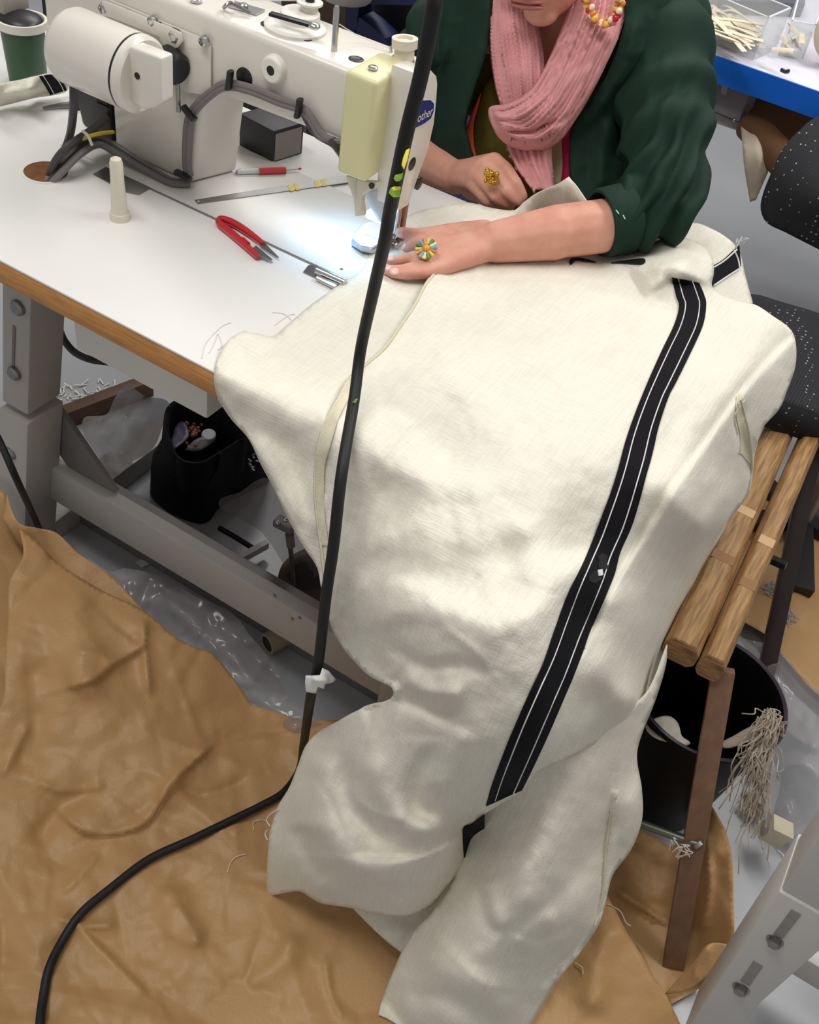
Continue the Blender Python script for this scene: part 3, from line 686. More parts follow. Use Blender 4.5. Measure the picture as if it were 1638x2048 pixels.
# C: main front panel
polyC = [(884,524),(905,514),(940,513),(965,520),(990,528),(1012,522),(1045,520),(1100,511),(1190,503),(1262,500),(1295,490),(1330,476),(1372,476),(1405,490),(1424,512),(1428,545),(1424,572),(1440,588),(1478,602),(1512,610),(1546,632),(1582,660),(1592,690),(1590,736),(1574,782),(1560,816),(1530,850),(1524,860,1),
         (1512,895),(1506,940),(1498,985),(1460,1040),(1432,1088),(1396,1150),(1362,1230),(1336,1310),(1312,1380),(1282,1425,1),
         (1220,1470),(1140,1515),(1075,1545),(1046,1580),(1005,1606),(970,1628),(948,1648),(938,1690,1),(930,1733,1),(900,1768),(862,1812),(812,1832),(752,1828),(700,1816),(640,1806),(620,1795),(600,1783),(570,1786),(534,1794,1),
         (533,1760),(536,1700),(540,1660),(556,1612),(578,1575),(596,1530),(612,1490),(640,1462),(676,1442),(700,1428),(735,1412),(772,1402),(786,1392),(784,1376),(766,1366),(736,1350),(708,1322),(684,1294),(664,1258),(652,1205),(645,1150),(638,1090),(630,1030),(626,980),(628,925),(638,870),(652,832),(676,790),(694,757),(728,728),(770,690),(800,648),(830,604),(852,562)]
cC = [cz(884,524,TZ+.016),cz(940,513,TZ+.018),cz(990,546,TZ+.012),cz(1100,511,TZ+.016),cz(1262,500,TZ+.02),cz(1340,480,TZ+.045),cz(1405,490,TZ+.04),cz(1424,560,TZ+.035),cz(1380,530,TZ+.055),
      cz(1478,602,TZ+.02),cz(1582,660,TZ+.0),cz(1590,736,TZ-.05),cz(1530,850,TZ-.08),cz(1506,940,TZ-.16),cz(1498,985,TZ-.20),cz(1432,1088,.50),cz(1362,1230,.40),cz(1300,1400,.29),
      cz(850,600,TZ+.016),cz(780,700,TZ+.014),cz(694,760,TZ+.012),cz(640,868,TZ+.004),cz(760,820,TZ+.022),cz(900,650,TZ+.022),cz(1050,600,TZ+.025),cz(1200,600,TZ+.03),cz(1330,620,TZ+.03),
      cz(900,780,TZ+.03),cz(1050,760,TZ+.035),cz(1200,760,TZ+.04),*[cd(x, edge(x), dep(Yp(x, edge(x), YF))-.03) for x in (760,850,950,1050,1150)],cz(1380,760,TZ+.035),cz(1480,760,TZ+.015),cz(880,900,TZ+.012),cz(1030,920,TZ+.03),cz(1180,930,TZ+.035),cz(1330,900,TZ+.02),cz(1430,880,TZ-.01),
      cy(628,960,YF-.035),cy(640,1090,YF-.06),cy(652,1200,YF-.075),cy(708,1322,YF-.09),cy(780,1000,YF-.03),cy(900,1060,YF-.04),cy(1020,1100,YF-.03),cy(1150,1120,YF+.02),cy(1260,1110,YF+.09),cy(1350,1040,YF+.16),cy(1400,1050,.95),
      cy(780,1180,YF-.105),cy(900,1220,YF-.12),cy(1050,1230,YF-.11),cy(1180,1240,YF-.01),cy(1280,1240,YF+.10),
      cy(780,1385,YF-.125),cy(860,1340,YF-.14),cy(980,1380,YF-.145),cy(1100,1400,YF-.115),cy(1200,1400,YF-.01),cy(1270,1400,YF+.07),
      cy(640,1462,.625),cy(720,1480,.595),cy(850,1500,.58),cy(980,1500,.58),cy(1080,1520,.62),cy(1200,1460,.735),
      cy(560,1612,.60),cy(534,1794,.565),cy(536,1700,.575),cy(640,1640,.565),cy(760,1640,.565),cy(880,1600,.585),cy(960,1610,.61),cy(700,1760,.55),cy(820,1760,.565),cy(700,1816,.57),cy(812,1832,.585),cy(930,1730,.66),cy(900,1690,.60),cy(940,1680,.665)]
fC = [ # hem facing and long soft folds
      ('r',.008,14,[(880,540),(820,630),(740,735),(680,810),(650,900)],0,1),('s',-.020,7,[(1590,668),(1496,769),(1414,881),(1335,992),(1311,1036),(1238,1150),(1170,1290)],90,.6),
      ('r',.022,42,[(1560,680),(1450,800),(1370,920),(1290,1040)]),('r',.010,40,[(760,830),(900,740),(1080,700),(1300,660)]),
      ('r',-.012,34,[(1340,565),(1240,610),(1100,650),(960,690)]),('s',.022,9,[(1420,575),(1385,558),(1338,560),(1290,590)],60,.2),('r',.020,22,[(1200,520),(1300,530),(1400,530)]),
      ('r',-.016,10,[(1335,552),(1352,562),(1372,566)],0,.5),
      ('r',-.008,40,[(720,950),(900,1010),(1100,1010)]),('r',.012,50,[(700,1080),(850,1060),(1040,1090)]),('r',-.012,36,[(690,1160),(800,1130),(960,1180),(1100,1190)]),
      ('r',.012,34,[(700,1250),(860,1220),(1020,1290)]),('r',-.010,16,[(770,1280),(840,1330),(920,1330),(1010,1350)]),('c',.006,8,[(880,1250),(950,1300),(1010,1380)]),
      ('r',-.022,20,[(795,1390),(850,1410),(920,1430)]),('r',.020,22,[(790,1350),(850,1380),(940,1390)]),('s',-.022,7,[(720,1418),(772,1400),(800,1380),(780,1362)],40,.3),
      ('r',.022,30,[(650,1500),(640,1580),(600,1680)]),('r',-.018,20,[(690,1500),(690,1570),(720,1640),(800,1700)]),('r',.020,26,[(740,1490),(760,1580),(820,1650),(900,1650)]),
      ('r',-.016,18,[(870,1480),(830,1560),(840,1620),(900,1640)]),('r',.014,24,[(930,1450),(900,1540),(880,1600)]),('r',-.014,20,[(600,1640),(610,1700),(660,1770)]),('r',.018,26,[(640,1620),(680,1700),(740,1740),(830,1720)]),
      ('s',-.026,6,[(1046,1570),(970,1622),(925,1660),(880,1692),(800,1716),(700,1712)],70,.3),('c',.006,7,[(690,1560),(740,1620),(820,1640)]),('c',-.006,7,[(620,1540),(660,1600),(690,1680)]),
      ('r',-.012,22,[(1440,950),(1400,1040),(1330,1170),(1290,1290)]),('r',.012,18,[(1470,960),(1420,1040),(1350,1160)]),('c',.006,9,[(1480,800),(1450,900),(1400,1000)]),
      ('r',-.02,10,[(1490,800),(1478,850),(1492,900),(1500,960)]),('r',.010,30,[(1250,1150),(1230,1280),(1150,1420)]),('r',-.008,30,[(1290,1180),(1270,1300),(1220,1430)])]
SC_ = Sheet(polyC, cC, fC, step=7, wr=(.004,60), crump=(90,5,.0055,(540,1180,1250,1830),40,170,9)).floor(.012)
SC_.build('front_panel', linen, cl)
# black band running down the front panel with two rows of white stitching
bl = [(1344,556),(1352,590),(1358,612),(1348,650),(1324,700),(1297,760),(1272,822),(1252,880),(1236,940),(1222,985),(1205,1030),(1186,1080),(1160,1140),(1136,1190),(1112,1255),(1086,1330),(1055,1395),(1026,1460),(1002,1520),(984,1570),(972,1612)]
br = [(1398,566),(1408,590),(1412,610),(1406,650),(1384,700),(1352,765),(1338,792),(1318,850),(1304,910),(1290,960),(1278,1005),(1262,1055),(1240,1105),(1228,1150),(1205,1205),(1180,1262),(1156,1330),(1124,1405),(1096,1470),(1066,1535),(1044,1580)]
SC_.ribbon('black_band', bl, br, band_m, cl, off=.003, n=110, w=7)
mix = lambda t: [(a[0]+(b[0]-a[0])*t, a[1]+(b[1]-a[1])*t) for a, b in zip(bl, br)]
mb = MB(); SC_.threads(mb, mix(.24), .0007, .0048); SC_.threads(mb, mix(.76), .0007, .0048); mb.build('band_stitching', stitch_m, cl, label='two rows of white stitching')
SC_.ribbon('band_tail', [(938,1652),(926,1662),(930,1732)], [(969,1630),(968,1668),(962,1708)], band_m, cl, off=.004, n=16, label='tail of the black band below the fold')
mb = MB()
for poly in ([(1196,1112),(1206,1106),(1216,1112),(1213,1124),(1218,1136),(1205,1140),(1196,1132),(1199,1122)],[(1178,1152),(1190,1140),(1201,1146),(1203,1158),(1190,1167),(1178,1162)]):
    mb.prism([SC_.hit(u, v, .0052) for u, v in poly], Vector(CAM-np.array(SC_.hit(1200,1135)))*.0008)
mb.build('lint_mark', M('deep black', (6,6,8), .7), cl)
SC_.ribbon('white_bartack', [(1196,1140),(1198,1152)], [(1204,1138),(1206,1150)], stitch_m, cl, off=.0062, n=4, w=2)
# printed strokes seen edge-on near the cuff
for L_, R_ in (([(1138,522),(1144,517),(1158,516),(1176,519),(1192,524)],[(1138,522),(1142,529),(1152,521),(1172,523),(1192,525)]),
               ([(1222,525),(1244,522),(1266,519),(1286,517),(1291,521)],[(1222,526),(1246,526),(1266,528),(1284,528),(1291,523)])):
    SC_.ribbon('printed_stroke', L_, R_, M('black print', (18,16,18), .6), cl, off=.004, n=16, w=3)
# raw hems: folded edge strips that follow the outlines
def hem(Sx, pts, w, name='hem', off=.0025, r=.0016):
    mb = MB(); P = cat([Vector((*p, 0)) for p in pts], 8)
    mb.tube([Sx.hit(p.x, p.y, off) for p in P], r, n=6, sub=1); return mb.build(name, linen_hem, cl)
hem(SC_, [(884,530),(852,568),(830,609),(800,653),(770,695),(728,733),(697,761),(680,792),(656,834),(642,872),(632,926),(630,980),(634,1030),(642,1090),(649,1150),(656,1204)], 4)
SC_.ribbon('hem_facing', [(697,762),(680,792),(658,834),(644,872),(634,926),(632,980),(636,1030),(644,1090)], [(722,748),(700,792),(678,834),(664,880),(650,930),(648,985),(650,1035),(656,1090)], linen_hem, cl, off=.003, n=40, w=4)
hem(SE, [(1222,1620),(1212,1700),(1206,1780),(1190,1850)], 4)
SC_.ribbon('slit', [(1474,792),(1472,830),(1480,870),(1480,905)], [(1483,790),(1490,830),(1500,880),(1502,930)], linen_hem, cl, off=.004, n=20, w=4)
hem(SC_, [(1478,790),(1492,840),(1500,880),(1504,940),(1496,982)], 4, off=.005)
mb = MB()
SC_.threads(mb, [(1482,785),(1476,815),(1490,800),(1470,830),(1476,870)], .0007, .006); SC_.threads(mb, [(1478,905),(1500,912),(1514,892),(1510,872)], .0007, .006)
mb.build('loose_thread', linen_hem, cl)
mb = MB()
for k in range(6):
    u, v = 1474+random.uniform(-6,6), 486+random.uniform(-4,8); p = SF.hit(u, v, .004)
    mb.tube([p, p+Vector((random.uniform(-.01,.015),random.uniform(-.01,.01),random.uniform(.0,.015))), p+Vector((random.uniform(0,.02),random.uniform(-.01,.01),random.uniform(-.005,.01)))], .0005, n=4)
mb.build('frayed_thread', stitch_m, cl)
for pts in ([(540,1652),(533,1640),(541,1628),(556,1618)],[(535,1680),(530,1668),(534,1660)]):
    MB().tube([D(u, v, SC_.f(np.array([[u, v]]))[0]-.004) for u, v in pts], .0008, n=5).build('frayed_thread', stitch_m, cl)
# ------------------------------------------------------------------ plastic sheeting and things on the floor beneath the table
clear = M('clear polythene', (160,155,156), .18, alpha=.42, var=.12, vscale=14, spec=.8)
clear2 = M('milky polythene', (150,142,140), .3, alpha=.66, var=.15, vscale=20, spec=.7)
pp = [(150,1090,1),(219,1143),(250,1136),(332,1157),(390,1192),(461,1223),(500,1270),(547,1329),(578,1399),(612,1430),(650,1450,1),(560,1490,1),(420,1420),(300,1300),(200,1220)]
cp_ = [cz(200,1150,.05),cz(332,1157,.06),cz(461,1223,.07),cz(547,1329,.035),cz(612,1430,.008),cz(300,1250,.02),cz(420,1380,.005),cz(500,1420,.003),cz(400,1260,.06),cz(150,1090,.03)]
S1 = Sheet(pp, cp_, [('r',.02,16,[(300,1190),(380,1240),(460,1330)]),('c',.02,9,[(420,1220),(450,1290),(520,1380)])], step=8, crump=(60,9,.018,(200,1130,620,1450),20,80,4), fac=((.018,50,2),(.008,24,5))).floor(.003)
o = S1.build('plastic_sheet', clear, None, thick=0); tag(o, 'crumpled clear plastic sheet on the floor between brown paper and table beam', 'plastic sheet')
# black tote bag
bb = Z(408,1000,0); 
tg = thing('tote_bag', 'slumped black fabric bag with open top standing under the sewing table', 'bag', bb)
bagm = weave('black nylon', (18,20,24), .7, s=500, amt=.2, var=.15)
ringsP = [[(300,985),(330,1020),(372,1040),(412,1046),(440,1015),(500,982),(540,955),(500,925),(400,925),(320,945)],
          [(302,930),(330,985),(375,1000),(425,990),(470,965),(520,940),(540,905),(500,880),(400,870),(320,890)],
          [(322,890),(336,925),(372,945),(420,940),(462,915),(510,900),(530,880),(490,850),(420,840),(345,850)],
          [(328,830),(338,880),(358,918),(400,926),(440,905),(480,880),(505,868),(470,830),(420,800),(350,800)]]
zs = [.004, .07, .14, .20]
mb = MB(); rows = []
def ringpts(poly, z):
    q = dens(poly, 12, True); k = 44
    idx = np.linspace(0, len(q), k, endpoint=False).astype(int); return [Z(q[i][0], q[i][1], z) for i in idx]
rr = [[mb.v(p) for p in ringpts(pl, z)] for pl, z in zip(ringsP, zs)]
top = ringpts(ringsP[3], .20); cc = sum(top, Vector())/len(top)
inner = [[mb.v(cc+(p-cc)*.93+Vector((0,0,-.002))) for p in top], [mb.v(cc+(p-cc)*.85+Vector((0,0,-.10))) for p in top]]
mb.skin(rr+inner, (1,1)); mb.build('body', bagm, tg, smooth=80)
q0, q1, q2 = Z(340,885,.203), Z(385,930,.21), Z(440,905,.205)
MB().tube([Z(345,905,.15), Z(360,960,.12), Z(400,975,.12), Z(430,940,.15), Z(440,905,.2)], .006, n=8, flat=.4).build('strap', bagm, tg)
random.seed(11); mb = MB()
for i in range(9):
    p = Z(500+random.uniform(-5,12), 905+i*4, .13+random.uniform(-.01,.01)); mb.bar(p, p+Vector((random.uniform(.004,.01), 0, random.uniform(-.004,.006))), .003, .001)
mb.build('embroidery', M('pale print', (190,190,215), .6), tg)
c = cc+Vector((.01,-.01,-.05))
p = Z(418,864,.17); o = MB().lathe(p-Vector((0,0,.016)), (.1,-.2,1), [(0,.0135),(.012,.014),(.014,.012)], n=26).build('jar_lid', M('white cap', (205,205,212), .4)); tag(o, 'round white cap lying in the open black bag', 'lid')
random.seed(5)
mb = MB()
for i in range(26):
    q = Z(384+random.gauss(0,9), 862+random.gauss(0,13), .15+random.uniform(0,.012)); mb.sphere(q, random.uniform(.003,.0055), n=8)
o = mb.build('bead_string', M('dark red beads', (120,40,36), .3, col2=(200,150,120), vscale=120)); tag(o, 'heap of dark red and amber beads in the black bag', 'beads', kind='stuff')
SB = Sheet([(338,905,1),(345,872),(362,842),(378,868),(366,885)], [cz(338,905,.16),cz(345,872,.16),cz(362,842,.165),cz(378,868,.165)], step=6, crump=(8,2,.008,(335,840,380,910),10,40,5))
o = SB.build('folded_wrapper', M('mauve wrapper', (96,88,112), .4)); tag(o, 'mauve grey wrapper at left inside the black bag', 'wrapper')
SB = Sheet([(370,900,1),(392,878),(430,870),(424,886),(396,902)], [cz(370,900,.16),cz(392,878,.165),cz(430,870,.165),cz(396,902,.158)], step=6, crump=(8,6,.006,(365,865,432,905),10,40,5))
o = SB.build('folded_wrapper', M('grey wrapper', (110,104,112), .4)); tag(o, 'pale grey wrapper in front of the white cap in the black bag', 'wrapper')
# clear bag, batten, light floor patch
pb = [(256,766),(272,780),(290,792),(338,806),(326,850),(306,896),(262,925),(222,944),(196,912),(165,863),(168,836),(190,832),(214,828),(230,795)]
cB = [cz(256,766,.24),cz(338,806,.22),cz(306,896,.08),cz(222,944,.02),cz(165,863,.06),cz(214,828,.12),cz(260,860,.15)]
S2 = Sheet(pb, cB, step=7, crump=(50,21,.024,(160,760,340,945),20,90,5), fac=((.03,50,2),(.012,24,5))).floor(.003)
o = S2.build('plastic_bag', clear2, None, thick=0); tag(o, 'milky crumpled plastic bag left of the black bag under the table', 'plastic bag')
a, b = Z(112,842,.02), Z(300,770,.02)
o = MB().bar(a, b, .045, .03, (0,0,1)).build('wooden_batten', M('dark timber', (92,64,40), .6, var=.3, vscale=20), bevel=.002); tag(o, 'dark brown wooden batten on the floor behind the table leg', 'batten')
mb = MB(); random.seed(8)
for i in range(60):
    p = Z(random.uniform(112,250), random.uniform(765,800), .002); a_ = random.uniform(0,6); mb.bar(p, p+Vector((math.cos(a_),math.sin(a_),.2))*random.uniform(.005,.02), .003, .0012)
o = mb.build('thread_fluff', white_pl); tag(o, 'white fluff and thread ends on the pale floor behind the batten', 'fluff', kind='stuff')
# clear bag beyond the beam at right, rails, pen, rod, pedal, tube
pb = [(437,1006),(478,985),(536,956),(575,1005),(610,1070),(640,1140),(605,1165),(575,1140),(548,1098),(520,1062),(474,1034)]
cB = [cz(437,1006,.12),cz(536,956,.2),cz(640,1140,.12),cz(575,1140,.05),cz(520,1062,.06),cz(560,1040,.15)]
S3 = Sheet(pb, cB, step=7, crump=(40,25,.03,(430,950,640,1170),20,70,6)).floor(.003)
o = S3.build('plastic_bag', clear, None, thick=0); tag(o, 'clear plastic bag spilling below the black bag beside the pedal', 'plastic bag')
o = MB().bar(Z(462,1128,.03), Z(534,1088,.03), .016, .012, (0,0,1)).build('metal_strip', grey_paint); tag(o, 'short pale metal strip on the floor under the clear plastic', 'strip')
o = MB().tube([Z(438,1056,.03), Z(470,1074,.03), Z(505,1096,.03)], .0055, n=8, sub=3).build('marker_pen', black_pl); tag(o, 'slim black pen on the floor right of the black bag', 'pen')
pr = thing('pedal_rod', 'upright thin steel rod with clamp linking pedal and machine', 'rod', Z(592,1198,.02))
t0 = Z(592,1198,.02); t1 = Yp(577,1060,t0.y-.01)
MB().cyl(t0, t1, .0045, n=10).build('rod', steel_dull, pr)
MB().bar(Yp(552,1040,t1.y), Yp(588,1058,t1.y), .022, .016).build('clamp', grey_dark, pr, bevel=.003)
for (u, v) in ((556,1046),(572,1040)): MB().sphere(Yp(u, v, t1.y-.012), .005).build('bolt', steel, pr)
MB().cyl(Yp(579,1068,t1.y-.003), Yp(582,1092,t1.y-.003), .008, n=10).build('sleeve', grey_dark, pr)
pd = thing('foot_pedal', 'brown grey foot pedal with dark pad behind the table beam', 'pedal', Z(605,1180,0))
pf = [(556,1160),(560,1142),(585,1120),(620,1108),(655,1130),(660,1205),(600,1202),(570,1185)]
SPD = Sheet(pf, [cz(556,1160,.06),cz(585,1120,.10),cz(655,1130,.10),cz(660,1205,.04),cz(600,1200,.03)], step=7); SPD.build('treadle', M('taupe rubber', (112,100,88), .6), pd, thick=.03)
SPD.ribbon('pad', [(572,1150),(592,1128),(618,1118)], [(596,1178),(622,1176),(648,1170)], M('dark rubber pad', (70,66,64), .6), pd, off=.006, n=10, thick=.006)
t = thing('cardboard_tube', 'short beige cardboard tube lying on the floor below the table beam', 'tube', Z(545,1280,0))
a, b = Z(534,1288,.022), Z(585,1262,.022)
MB().lathe(a, b-a, [(0,.015),(0,.020),((b-a).length,.020),((b-a).length,.015)], n=24, caps=(0,0)).build('wall', M('grey card tube', (170,152,128), .7), t)
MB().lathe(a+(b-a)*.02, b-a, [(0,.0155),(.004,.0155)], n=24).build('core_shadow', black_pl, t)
o = MB().prism([Z(u, v, .002) for u, v in ((271,1125),(286,1117),(300,1128),(284,1136))], (0,0,.001)).build('paper_label', M('white label', (206,204,200), .6)); tag(o, 'small white paper label on the floor below the beam', 'label')
o = MB().tube([D(-20,850,1.5), D(0,884,1.5), D(36,965,1.52), Z(75,1050,.15), Z(90,1090,.06)], .0055, n=10).build('floor_cable', rubber); tag(o, 'black cord slanting past the left table leg into brown paper', 'cable')
o = MB().tube([Yp(118,655,.95), Yp(128,680,.95), Yp(150,705,.95), Yp(185,720,.95), Yp(230,725,.97)], .006, n=10).build('drooping_cord', cable_dark); tag(o, 'dark cord drooping below the table top beside the tray', 'cable')
# ------------------------------------------------------------------ wooden slat chair
oak = M('weathered slat wood', (182,142,92), .65, col2=(128,92,52), vscale=16, stretch=(16,1.2,16), bump=.25, bscale=30, detail=6)
endg = M('end grain', (176,134,90), .8, col2=(96,66,40), vscale=26, stretch=(1,1,9), bump=.2, bscale=60)
legm = M('brown painted leg', (124,90,66), .45, var=.2, vscale=18, stretch=(4,4,1))
legd = M('dark brown leg', (48,36,32), .4, var=.2)
ch = thing('slatted_chair', 'wooden folding chair with two weathered slats and brown legs beside the cloth', 'chair', Z(1345,1930,0))
ZS = .45
def slat(n0, f0, w, h):
    a, b = Z(*n0, ZS), Z(*f0, ZS); b = a+(b-a)*1.25; ax = (b-a).normalized(); x, y, _ = frame(ax)
    x = ax.cross(Vector((0,0,1))).normalized(); up = Vector((0,0,1))
    cs = [(-.5,-.3),(-.34,-.5),(.34,-.5),(.5,-.3),(.5,.2),(.3,.5),(-.3,.5),(-.5,.2)]
    o = MB().prism([a+x*(c[0]*w)+up*(c[1]*h-h/2) for c in cs], b-a).build('slat', oak, ch, bevel=.003)
    MB().prism([a-ax*.0006+x*(c[0]*w*.9)+up*(c[1]*h*.9-h/2) for c in cs], ax*.0008).build('end_face', endg, o if False else ch, label='ribbed end grain of the slat')
    return a, b, ax, x
sl1 = slat((1371,1285), (1622,722), .050, .046)
sl2 = slat((1433,1316), (1642,830), .036, .048)
pale = M('pale filler', (204,168,122), .7); dkp = M('brown stain', (146,104,62), .7)
for (A_, w, us) in ((sl1,.047,((.31,pale),(.19,dkp),(.66,pale),(.79,dkp))),(sl2,.033,((.33,pale),(.20,dkp),(.72,dkp)))):
    a, b, ax, x = A_
    for t, mt in us:
        p = a+(b-a)*t; MB().box((-w*.36,-.010,-.001),(w*.36,.010,.0003)).build('patch', mt, ch, origin=(0,0,0)).__setattr__('location', p-Vector(ch.location))
ft_ = Z(1346,1930,0); tpn = Z(1447,1338,.405)
sx = Vector((1,.15,0))
MB().bar(ft_, tpn, .031, .022, sx).build('leg', legm, ch, bevel=.0015)
bt = Z(1520,1400,0); tb2 = Z(1638,850,.42)
MB().bar(bt, tb2, .030, .022, sx).build('leg', legd, ch, bevel=.0015, label='dark brown rear leg')
MB().bar(ft_+Vector((-.30,.12,0)), tpn+Vector((-.14,.25,0)), .031, .022, sx).build('leg', legm, ch, bevel=.0015)
dl = dep(ft_+(tpn-ft_)*.42)
MB().tube([D(1240,1632,dl+.04), D(1400,1690,dl-.012)], .0065, n=12, sub=1).build('stretcher_rod', M('greenish steel rod', (120,124,112), .35, .7), ch)
c = D(1393,1686,dl-.014); MB().lathe(c, Vector((.9,-.3,-.2)), [(0,.009),(.006,.009)], n=14).build('rod_nut', steel_dull, ch)
MB().bar(D(1500,1100,1.75), D(1572,1132,1.72), .012, .012).build('rear_rod', black_pl, ch)
mb = MB(); random.seed(2)
for i in range(8):
    p = D(1358+random.uniform(-14,22), 1692+random.uniform(-14,8), dl-.022); mb.tube([p, p+Vector((random.uniform(-.012,.012),random.uniform(-.004,.004),random.uniform(-.004,.01))), p+Vector((random.uniform(-.012,.012),-.004,random.uniform(-.022,-.004)))], .0008, n=5)
o = mb.build('thread_knot', white_pl); tag(o, 'white thread tangle knotted on the chair rod', 'thread', kind='stuff')
# ------------------------------------------------------------------ black bucket
zr = .28; bc_ = Z(1420,1385,zr); br_ = (Z(1562,1388,zr)-bc_).length*.98
bk = thing('bucket', 'black plastic bucket behind the slatted chair leg with scraps in it', 'bucket', (bc_.x,bc_.y,0))
MB().lathe((bc_.x,bc_.y,0), (0,0,1), [(0,.0),(0,br_*.74),(.003,br_*.76),(zr-.008,br_*.99),(zr-.006,br_*1.05),(zr,br_*1.05),(zr,br_*1.0),(zr-.01,br_*.96),(.02,br_*.72),(.02,0)], n=56, caps=(0,0)).build('shell', M('black bucket', (7,6,8), .55, spec=.2), bk)
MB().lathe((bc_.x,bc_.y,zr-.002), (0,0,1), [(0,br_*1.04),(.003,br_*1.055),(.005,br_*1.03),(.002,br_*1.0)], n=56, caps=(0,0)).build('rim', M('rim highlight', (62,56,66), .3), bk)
random.seed(15)
rag = M('pale scraps', (196,188,176), .8)
pg = [(1292,1452),(1312,1436),(1338,1432),(1356,1446),(1364,1472),(1380,1488),(1350,1486),(1310,1474)]
o = Sheet(pg, [cz(1292,1452,.26),cz(1338,1432,.24),cz(1380,1488,.25),cz(1310,1474,.265)], step=6, crump=(20,8,.02,(1285,1425,1385,1495),10,40,5)).build('cloth_scrap', rag); tag(o, 'pale cloth scrap inside the rim of the black bucket', 'scrap')
pg = [(1442,1492),(1470,1470),(1510,1448),(1540,1436),(1548,1448),(1520,1470),(1490,1486)]
o = Sheet(pg, [cz(1442,1492,.285),cz(1510,1448,.286),cz(1545,1440,.288),cz(1490,1486,.286)], step=6, crump=(12,5,.008,(1440,1430,1550,1495),10,40,5)).build('cloth_scrap', M('grey scrap', (150,136,122), .8)); tag(o, 'grey cloth strip lying along the right rim of the bucket', 'scrap')
rimd = dep(Z(1545,1442,.285)); mb = MB(); random.seed(21)
for i in range(110):
    t = random.random(); u0, v0 = 1540+random.gauss(0,9), 1438+random.gauss(0,9)
    u1, v1 = 1500+random.gauss(0,22), 1600+random.gauss(0,55)
    P_ = []
    for k in range(6):
        s_ = k/5; P_.append(D(u0+(u1-u0)*s_+random.gauss(0,7), v0+(v1-v0)*s_+random.gauss(0,5), rimd-.02-.05*math.sin(s_*2)-random.uniform(0,.02)))
    mb.tube(P_, random.choice((.0005,.0008,.0011)), n=4, sub=4)
for i in range(26):
    c0 = D(1540+random.gauss(0,6), 1445+random.gauss(0,8), rimd-.02); P_ = [c0+Vector((random.uniform(-.015,.015),random.uniform(-.01,.01),random.uniform(-.015,.015))) for k in range(5)]
    mb.tube(P_, .0009, n=4, sub=4)
o = mb.build('thread_tangle', M('tangled thread', (186,174,158), .8, col2=(140,124,108), vscale=50)); tag(o, 'matted bundle of pale threads hanging from the bucket rim', 'thread tangle', kind='stuff')
pg = [(1490,1590),(1512,1600),(1528,1622),(1524,1652),(1540,1680),(1536,1712),(1548,1730),(1534,1740),(1518,1722),(1500,1690),(1504,1650),(1492,1622)]
o = Sheet(pg, [cd(1490,1590,1.70),cd(1528,1622,1.69),cd(1540,1690,1.70),cd(1534,1740,1.72),cd(1500,1660,1.71)], step=5, crump=(26,12,.03,(1485,1585,1550,1745),15,50,5)).build('cloth_scrap', M('dotted scrap', (206,196,172), .8, col2=(150,140,122), vscale=90)); tag(o, 'cream patterned cloth scrap hanging below the thread bundle', 'scrap')
p0 = Z(1536,1690,.05)
o = MB().bar(Z(1532,1652,.07), Z(1572,1672,.06), .04, .03, (0,0,1)).build('wood_offcut', M('pale offcut', (206,196,170), .7), bevel=.002); tag(o, 'small pale wooden offcut right of the hanging scraps', 'offcut')
pp = [(1480,1275,1),(1560,1300),(1606,1360),(1680,1400,1),(1680,1800,1),(1610,1760),(1560,1720),(1545,1640),(1560,1560),(1530,1480),(1540,1400)]
cB = [cz(1480,1275,.02),cz(1606,1360,.06),cz(1680,1400,.08),cz(1680,1800,.02),cz(1600,1740,.02),cz(1545,1640,.03),cz(1600,1550,.10),cz(1640,1480,.12),cz(1530,1480,.05)]
S4 = Sheet(pp, cB, [('r',.03,14,[(1560,1545),(1610,1530),(1650,1570)]),('r',.03,12,[(1560,1440),(1600,1480),(1650,1500)])], step=9, crump=(50,33,.024,(1480,1280,1680,1800),30,110,5), fac=((.03,70,2),(.012,30,5))).floor(.003)
o = S4.build('plastic_sheet', clear, None, thick=0); tag(o, 'clear plastic sheet heaped on the floor right of the bucket', 'plastic sheet')
# ------------------------------------------------------------------ steel leg of another table, bottom right
YR = .70
rg = thing('steel_table', 'table at bottom right showing its grey steel leg with two hex bolts in slots', 'table', Yp(1440,2040,YR))
MB().prism([Yp(u, v, YR) for u, v in ((1557,1783),(1690,1858),(1518,2010),(1470,2078),(1360,2078))], (0,.085,0)).build('outer_sleeve', M('light grey steel', (190,186,182), .4, var=.04), rg, bevel=.003)
pa, pb, qa = Yp(1558,1786,YR+.004), Yp(1720,1560,YR+.004), Yp(1690,1858,YR+.004)
up_ = (pb-pa)*((TZ-.04-pa.z)/(pb.z-pa.z)); up2 = (pb-pa)*((TZ-.04-qa.z)/(pb.z-pa.z))
MB().prism([pa, pa+up_, qa+up2, qa], (0,.075,0)).build('inner_post', MATS['light grey steel'], rg, bevel=.003)
for (b0, s0, s1) in (((1550,1881),(1556,1872),(1593,1823)),((1482,1976),(1490,1966),(1517,1926))):
    a, b = Yp(*s0, YR), Yp(*s1, YR); MB().bar(a, b, S(19, a), .002, (b-a).cross(Vector((0,1,0)))).build('slot', M('galvanised slot', (150,146,140), .4, .5, var=.2, vscale=60), rg)
    c = Yp(*b0, YR); r = S(15, c)
    MB().lathe(c, (0,-1,0), [(0,r*1.15),(.0015,r*1.15),(.0015,r*1.0)], n=24).build('washer', steel_dull, rg)
    MB().lathe(c+Vector((0,-.0015,0)), (0,-1,0), [(0,r*.85),(.006,r*.85),(.007,r*.7)], n=6).build('hex_bolt', steel_dull, rg, smooth=20)
